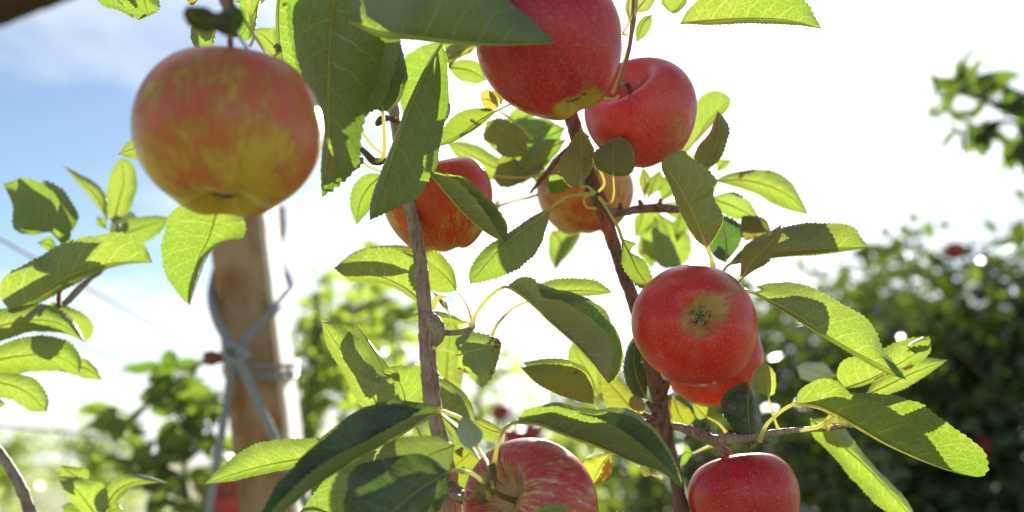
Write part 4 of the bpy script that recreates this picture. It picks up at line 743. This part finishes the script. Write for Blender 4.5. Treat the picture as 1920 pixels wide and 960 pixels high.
# hidden leaves added to take the sun off the leaves in front of them
def behind(root, ref, s, k0=0.0, k1=1.0, sc=0.86, mat='leaf_gloss'):
    mid, a, b_, d_ = ref; d0, d1 = d_
    cx = sum(q[0] for q in mid+a+b_)/len(mid+a+b_); cy_ = sum(q[1] for q in mid+a+b_)/len(mid+a+b_)
    f = lambda q: (lambda k: (q[0]+(1248-q[0])*k, q[1]+(72-q[1])*k))(s/(max(d0, d1)+s))
    g = lambda L: [f((cx+(q[0]-cx)*sc, cy_+(q[1]-cy_)*sc)) for q in L]
    leaf(root, g(mid), g(a), g(b_), (max(d0, d1)+s, max(d0, d1)+s), sa=.15, sb=.15, mat=mat, rib=2)
SHADE_LEAVES = [
 (BH, ([(632, -60), (620, 40), (618, 110), (616, 180), (618, 235)], [(560, 20), (555, 60), (552, 110), (572, 180)], [(700, -20), (722, 60), (712, 120), (690, 200)], (.55, .55)), .030, 1.0),
 (BH, ([(612, 238), (612, 280), (610, 320), (606, 352)], [(594, 235), (604, 300)], [(640, 300), (664, 305), (640, 335)], (.555, .555)), .02, .95),
 (BH, ([(690, 30), (800, 30), (900, 35), (1010, 70)], [(690, -60), (880, -60), (960, 10)], [(760, 68), (900, 78), (960, 80)], (.50, .50)), .028, 1.0),
 (BM, ([(828, 100), (797, 160), (760, 240), (735, 300), (712, 345), (697, 395)], [(780, 160), (735, 270), (708, 340)], [(826, 130), (826, 200), (808, 285), (800, 330), (760, 370)], (.575, .575)), .022, .98),
 (BM, ([(830, 880), (770, 905), (710, 960)], [(790, 862), (700, 870), (660, 930)], [(820, 930), (770, 980)], (.50, .48)), .03, .98),
 (BM, ([(640, 600), (665, 640), (700, 700), (725, 750)], [(625, 640), (655, 690), (700, 755)], [(655, 625), (705, 690), (730, 730)], (.63, .63)), .02, .72),
 (BR, ([(1400, 482), (1470, 462), (1560, 455)], [(1420, 458), (1500, 432), (1550, 432)], [(1430, 485), (1500, 477), (1550, 472)], (.65, .65)), .02, 1.0),
 (BR, ([(1425, 552), (1482, 580), (1540, 615)], [(1455, 545), (1520, 550), (1545, 575)], [(1470, 580), (1525, 612)], (.62, .62)), .02, 1.0),
 (BL, ([(30, 560), (90, 535), (150, 505), (230, 485)], [(60, 540), (130, 500), (200, 475)], [(90, 552), (160, 515), (210, 498)], (.76, .76)), .02, 1.0),
 (BL, ([(110, 440), (80, 410), (45, 360)], [(118, 410), (90, 365), (55, 345)], [(90, 430), (60, 425), (40, 390)], (.79, .79)), .02, 1.0),
 (BL, ([(-30, 630), (10, 615), (80, 620)], [(0, 605), (50, 602), (90, 610)], [(0, 635), (60, 622)], (.74, .74)), .02, 1.0),
]
for r_, ref, s_, k_ in SHADE_LEAVES: behind(r_, ref, s_, sc=k_)

# a dark blurred beam close to the lens, across the top left corner
v, f = tube([P(-200, 60, .34), P(-40, -6, .33), P(60, -48, .33), P(260, -140, .32)], [.0115, .0115, .012, .012], seg=14, rough=.05, n=40)
tag(link_mesh('trellis_rail', v, f, M['dark_wood'], None, P(0, 0, .33)), 'dark out-of-focus wooden rail crossing the top left corner', 'rail')

# ================================================================== ground
gv, gf = [], []
rad = [0, 3, 8, 20, 60, 200, 700, 2500]
for r in rad:
    for k in range(48):
        a = 2*math.pi*k/48; gv.append((r*math.cos(a), r*math.sin(a), 0.04*mn.noise(Vector((r*math.cos(a)*.3, r*math.sin(a)*.3, 0))) if r < 100 else 0))
for i in range(len(rad)-1):
    for k in range(48): gf.append((i*48+k, (i+1)*48+k, (i+1)*48+(k+1) % 48, i*48+(k+1) % 48))
tag(link_mesh('ground', gv, gf, M['ground'], None, (0, 0, 0)), 'orchard grass reaching to the horizon', kind='structure')

# ================================================================== trees of the next rows
def leaf_cloud(centres, per, size, spread, seed, droop=0.3):
    """many small folded leaves in sprays around the given twig centres"""
    r = np.random.default_rng(seed); n = len(centres)*per
    c = np.repeat(centres, per, 0) + r.normal(0, spread, (n, 3))
    d = r.normal(0, 1, (n, 3)); d[:, 2] = d[:, 2]*0.55 - droop; d /= np.linalg.norm(d, axis=1)[:, None]
    s = np.cross(d, r.normal(0, 1, (n, 3))); s /= np.linalg.norm(s, axis=1)[:, None]; nn = np.cross(d, s)
    L = size*r.uniform(.65, 1.15, (n, 1)); W_ = L*r.uniform(.22, .30, (n, 1)); fold = L*r.uniform(.02, .14, (n, 1)); curl = L*r.uniform(-.05, .22, (n, 1))
    pts = [c, c+d*L*.30+s*W_*.9-nn*fold, c+d*L*.32, c+d*L*.30-s*W_*.9-nn*fold, c+d*L*.68+s*W_*.75-nn*(fold+curl*.5), c+d*L*.68-nn*curl*.5, c+d*L*.68-s*W_*.75-nn*(fold+curl*.5), c+d*L-nn*curl]
    V = np.stack(pts, 1).reshape(-1, 3); base = (np.arange(n)*8)[:, None]
    q = np.concatenate([base+np.array([[1, 2, 5, 4]]), base+np.array([[2, 3, 6, 5]])]); t = np.concatenate([base+np.array([x]) for x in ([0, 2, 1], [0, 3, 2], [4, 5, 7], [5, 6, 7])])
    me = bpy.data.meshes.new('crown'); me.vertices.add(len(V)); me.vertices.foreach_set('co', V.ravel())
    nl = q.size + t.size; me.loops.add(nl); me.loops.foreach_set('vertex_index', np.concatenate([q.ravel(), t.ravel()]).astype(np.int32))
    me.polygons.add(len(q)+len(t)); me.polygons.foreach_set('loop_start', np.concatenate([np.arange(len(q))*4, q.size+np.arange(len(t))*3]).astype(np.int32))
    me.update(calc_edges=True); me.validate(); me.polygons.foreach_set('use_smooth', [True]*len(me.polygons)); return me

def tree(label, base, height, radius, n_twigs, per, size, mat, seed, lo=0.45, lean=(0, 0), group='apple trees of the next rows', dens=0.6, spread=.055):
    r = random.Random(seed); root = thing('apple_tree', label, 'tree', base, group); bx = Vector(base)
    top = bx + Vector((lean[0], lean[1], height)); parts = [tube([bx - Vector((0, 0, .05)), bx.lerp(top, .3)+Vector((.03, 0, 0)), bx.lerp(top, .65)-Vector((.02, 0, 0)), top], [.045, .036, .022, .007], seg=10, rough=.15, n=30)]
    cents = []
    nl = max(10, n_twigs//16)
    for k in range(nl):
        z = lo + (height-lo)*(k+r.random())/nl; a = r.random()*6.283; o = bx.lerp(top, z/height)
        L = radius*(0.35 + 0.75*(1-(z-lo)/(height-lo))**0.7)*r.uniform(.7, 1.2)
        e = o + Vector((math.cos(a)*L, math.sin(a)*L, L*r.uniform(.25, .8))); m = o.lerp(e, .5) + Vector((0, 0, L*.08))
        parts.append(tube([o, m, e], [.016, .010, .003], seg=6, n=8))
        for j in range(16):
            t = r.uniform(.15, 1.05); c = o.lerp(m, t*2) if t < .5 else m.lerp(e, t*2-1)
            cents.append(tuple(c + Vector((r.gauss(0, 1), r.gauss(0, 1), r.gauss(0, 1)))*L*.20*dens/.6))
    V, Fc = merge(parts); link_mesh('trunk', V, Fc, M['bark_trunk'], root)
    me = leaf_cloud(np.array(cents) - np.array(base), per, size, spread, seed); me.materials.append(mat)
    o = bpy.data.objects.new('crown', me); C.objects.link(o); o.parent = root; o['kind'] = 'stuff'
    return root, [Vector(c) for c in cents]

def ground_at(x, d): p = P(x, 480, d); return (p.x, p.y, 0)
# right-hand row: dense, its shade against the sun put into darker leaf colours
T = []
for i, (px, d, h, rd, lab) in enumerate((
    (1935, 3.5, 1.92, .95, 'dense dark apple tree at the right edge, nearest of its row'),
    (1750, 3.9, 2.08, .80, 'dense dark apple tree behind the sprig of lit leaves'),
    (1610, 4.7, 2.15, .85, 'dark apple tree behind the long pointed lit leaf on the right'),
    (1480, 5.6, 2.2, .90, 'shaded apple tree seen just right of the star-eyed apple'),
    (1330, 6.6, 1.8, 1.0, 'low shaded apple tree seen below the star-eyed apple'),
    (1130, 8.0, 1.72, 1.2, 'distant apple tree below the big drooping leaf at bottom centre'))):
    T.append(tree(lab, ground_at(px, d), h, rd, 400, 13, .078, M['crown_shade_tone'], 30+i, lo=.25, dens=.9))
# middle row: light from behind put into lighter leaf colours
for i, (px, d, h, rd, lab) in enumerate((
    (600, 2.75, 1.95, .55, 'light green apple tree just right of the concrete post'),
    (745, 3.4, 2.0, .6, 'light green apple tree behind the long pale leaf left of the middle branch'),
    (665, 6.8, 2.1, .95, 'pale green apple tree far behind the long pale leaf'),
    (860, 8.5, 2.05, 1.3, 'pale green apple tree furthest back in the middle'),
    (900, 4.3, 1.85, .55, 'light green apple tree with red fruit behind the streaked apple'),
    (1010, 5.6, 1.62, .7, 'light green apple tree further back above the streaked apple'))):
    T.append(tree(lab, ground_at(px, d), h, rd, 130, 5, .07, M['crown_sun_tone'], 60+i, lo=.3, dens=.7))
T.append(tree('small apple tree far off behind the leafy shoot at the left', ground_at(215, 14), 1.75, .9, 120, 14, .10, M['crown_sun_tone'], 80, lo=.3, dens=.9))
T.append(tree('tiny apple tree far off near the left edge on the horizon', ground_at(60, 26), 1.75, 1.3, 120, 14, .14, M['crown_sun_tone'], 81, lo=.3, dens=.9))

# the tree left of the post: near enough to tell its leaves apart
NT = thing('apple_tree', 'blurred apple tree with single dark leaves just left of the post', 'tree', ground_at(330, 1.75), 'apple trees of the next rows')
def simple_leaf(seed):
    r = random.Random(seed); V = []; n = 8
    for i in range(n+1):
        t = i/n; wd = .26*math.sin(math.pi*t**.85)**.8; z = -.12*t*t + .02*r.random()
        for s in (-1, -.5, 0, .5, 1): V.append((t, s*wd, z - .10*(1-abs(s))*wd/.26 + .012*math.sin(t*14+s*3)))
    Fc = [(i*5+j, (i+1)*5+j, (i+1)*5+j+1, i*5+j+1) for i in range(n) for j in range(4)]
    me = bpy.data.meshes.new('leaf'); me.from_pydata(V, [], Fc); me.update(); me.polygons.foreach_set('use_smooth', [True]*len(me.polygons))
    ul = me.uv_layers.new(name='UVMap'); li = np.zeros(len(me.loops), dtype=np.int32); me.loops.foreach_get('vertex_index', li)
    uv = np.array([(i/n, .1+.2*j) for i in range(n+1) for j in range(5)]); ul.data.foreach_set('uv', uv[li].ravel()); me.materials.append(M['leaf']); return me
LM = [simple_leaf(k) for k in range(5)]
def put_leaf(root, p, direction, size, tint=(1, 1, 1), roll=None):
    o = bpy.data.objects.new('leaf', random.choice(LM)); C.objects.link(o); o.parent = root; o.color = (*tint, 1)
    q = Vector(direction).to_track_quat('X', 'Z') @ Matrix.Rotation(random.gauss(0, .9) if roll is None else roll, 4, 'X').to_quaternion()
    o.location = Vector(p) - Vector(root['_o']); o.rotation_mode = 'QUATERNION'; o.rotation_quaternion = q; o.scale = (size,)*3; return o
random.seed(21)
stems = [([(352, 1300), (360, 1100), (352, 960), (345, 860), (352, 760), (368, 690)], 1.75, 9), ([(350, 900), (300, 870), (262, 830), (235, 795), (212, 775)], 1.65, 6), ([(350, 800), (330, 770), (338, 720), (322, 690)], 1.7, 5),
         ([(355, 950), (300, 930), (262, 900), (245, 860)], 1.6, 5), ([(352, 860), (385, 830), (400, 780), (410, 730)], 1.8, 6), ([(350, 960), (420, 930), (470, 900), (500, 860)], 1.9, 5)]
parts = [px_tube(p, (d, d), [r, r*.4], seg=8, rough=.15, n=40) for p, d, r in stems]; V, Fc = merge(parts); link_mesh('trunk', V, Fc, M['bark_trunk'], NT)
for p, d, r in stems:
    c = catmull(p, 40); k0 = 6 if len(p) > 5 else 0
    for i in range(34 if len(p) > 5 else 26):
        q = c[random.randint(14 if len(p) > 5 else 4, 40)]; pp = P(q[0]+random.gauss(0, 6), q[1]+random.gauss(0, 6), d+random.gauss(0, .06))
        dr = Vector((random.gauss(-.1, 1), random.gauss(0, .6), random.gauss(.0, .55))).normalized(); put_leaf(NT, pp, dr, random.uniform(.042, .068), (.75, .85, .65))
for (x, y, x2, y2) in ((310, 690, 222, 686), (322, 690, 310, 650), (212, 785, 145, 800), (215, 780, 200, 757), (232, 795, 262, 765), (335, 700, 402, 655), (340, 720, 300, 735), (232, 800, 280, 740)):
    a, b_ = P(x, y, 1.66), P(x2, y2, 1.62); put_leaf(NT, a, b_-a, (b_-a).length, (.6, .75, .65), roll=.5)

# the leaves of the nearest trees that show largest, one by one
random.seed(5)
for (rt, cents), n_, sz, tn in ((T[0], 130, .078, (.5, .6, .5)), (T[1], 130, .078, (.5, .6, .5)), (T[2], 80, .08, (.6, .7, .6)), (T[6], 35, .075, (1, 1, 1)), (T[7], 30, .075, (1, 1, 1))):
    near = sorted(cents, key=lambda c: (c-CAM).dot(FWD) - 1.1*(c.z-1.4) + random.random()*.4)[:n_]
    for c in near: put_leaf(rt, c + Vector((random.gauss(0, .05), random.gauss(-.03, .03), random.gauss(0, .04))), (random.gauss(0, 1), random.gauss(-.1, .7), random.gauss(-.35, .6)), sz*random.uniform(.8, 1.2), tn)

# leafy shoot against the sky at the right edge
ST = thing('apple_branch', 'blurred leafy shoot reaching in from the right edge against the bright sky', 'branch', P(2050, 300, 2.1), 'branches of the next row')
stems2 = [([(2080, 330), (1960, 240), (1900, 215), (1850, 190), (1800, 165)], 7), ([(1960, 245), (1900, 230), (1840, 235), (1790, 250)], 4), ([(1990, 265), (1930, 260), (1900, 280)], 4), ([(1860, 195), (1840, 165), (1825, 130)], 3)]
parts = [px_tube(p, (2.1, 2.1), [r*1.3, r*.6], seg=8, n=24) for p, r in stems2]; V, Fc = merge(parts); link_mesh('stem', V, Fc, M['bark_trunk'], ST)
for (x, y, x2, y2) in ((1800, 165, 1757, 140), (1800, 163, 1790, 112), (1806, 160, 1838, 108), (1812, 168, 1862, 142), (1800, 170, 1762, 178), (1836, 180, 1868, 138), (1850, 188, 1812, 212), (1792, 250, 1764, 268), (1800, 248, 1812, 288), (1830, 236, 1842, 290),
                       (1862, 226, 1832, 268), (1880, 220, 1925, 175), (1880, 225, 1850, 240), (1900, 215, 1870, 182), (1905, 225, 1935, 265), (1900, 280, 1862, 245), (1915, 262, 1888, 300), (1925, 250, 1960, 205), (1890, 212, 1905, 170), (1930, 262, 1925, 310), (1845, 235, 1870, 262), (1822, 236, 1795, 215)):
    for k in range(2):
        dd = 2.1 + random.gauss(0, .05); a, b_ = P(x+k*random.gauss(0, 12), y+k*random.gauss(0, 12), dd), P(x2+k*random.gauss(0, 14), y2+k*random.gauss(0, 14), dd-.02); put_leaf(ST, a, b_-a, (b_-a).length*1.1, (.5, .6, .6), roll=random.uniform(-1.3, 1.3))
for i in range(14):
    x, y = random.uniform(1895, 2010), random.uniform(170, 310); a = P(x, y, 2.1+random.gauss(0, .08)); put_leaf(ST, a, Vector((random.gauss(-.3, 1), random.gauss(0, .5), random.gauss(0, .6))), random.uniform(.05, .075), (.75, .9, .75))

# fruit hanging in the further trees
fm = apple_mat('apple_skin_far', .038, cover=.95, stripe=.3, dots=0, red=(0.40, 0.04, 0.035))
far = [((428, 940), 1.62, 'red apple glimpsed between the left steel rope and the post at the bottom'), ((964, 818), 3.1, 'left one of two blurred red apples above the streaked apple'), ((993, 812), 3.15, 'right one of two blurred red apples above the streaked apple'),
       ((938, 772), 3.6, 'small blurred red apple just above the pair over the streaked apple'), ((818, 932), 2.4, 'pale red apple peeping out beside the foot of the middle branch'), ((775, 690), 4.2, 'tiny reddish apple left of the middle branch among light leaves'),
       ((1838, 838), 3.3, 'dull pink apple low in the dark tree at the right'), ((1790, 470), 3.4, 'reddish apple near the top of the dark tree at the right'),
        ((395, 905), 2.0, 'orange apple low between the leaves left of the steel rope')]
for i, (px, d, lab) in enumerate(far):
    apple(lab, px, d, .037*F/d, (random.gauss(0, .3), -1, random.gauss(0, .4)), fm, seed=i+40, nseg=24, stem=True, eye=0, group='apples in the further trees')
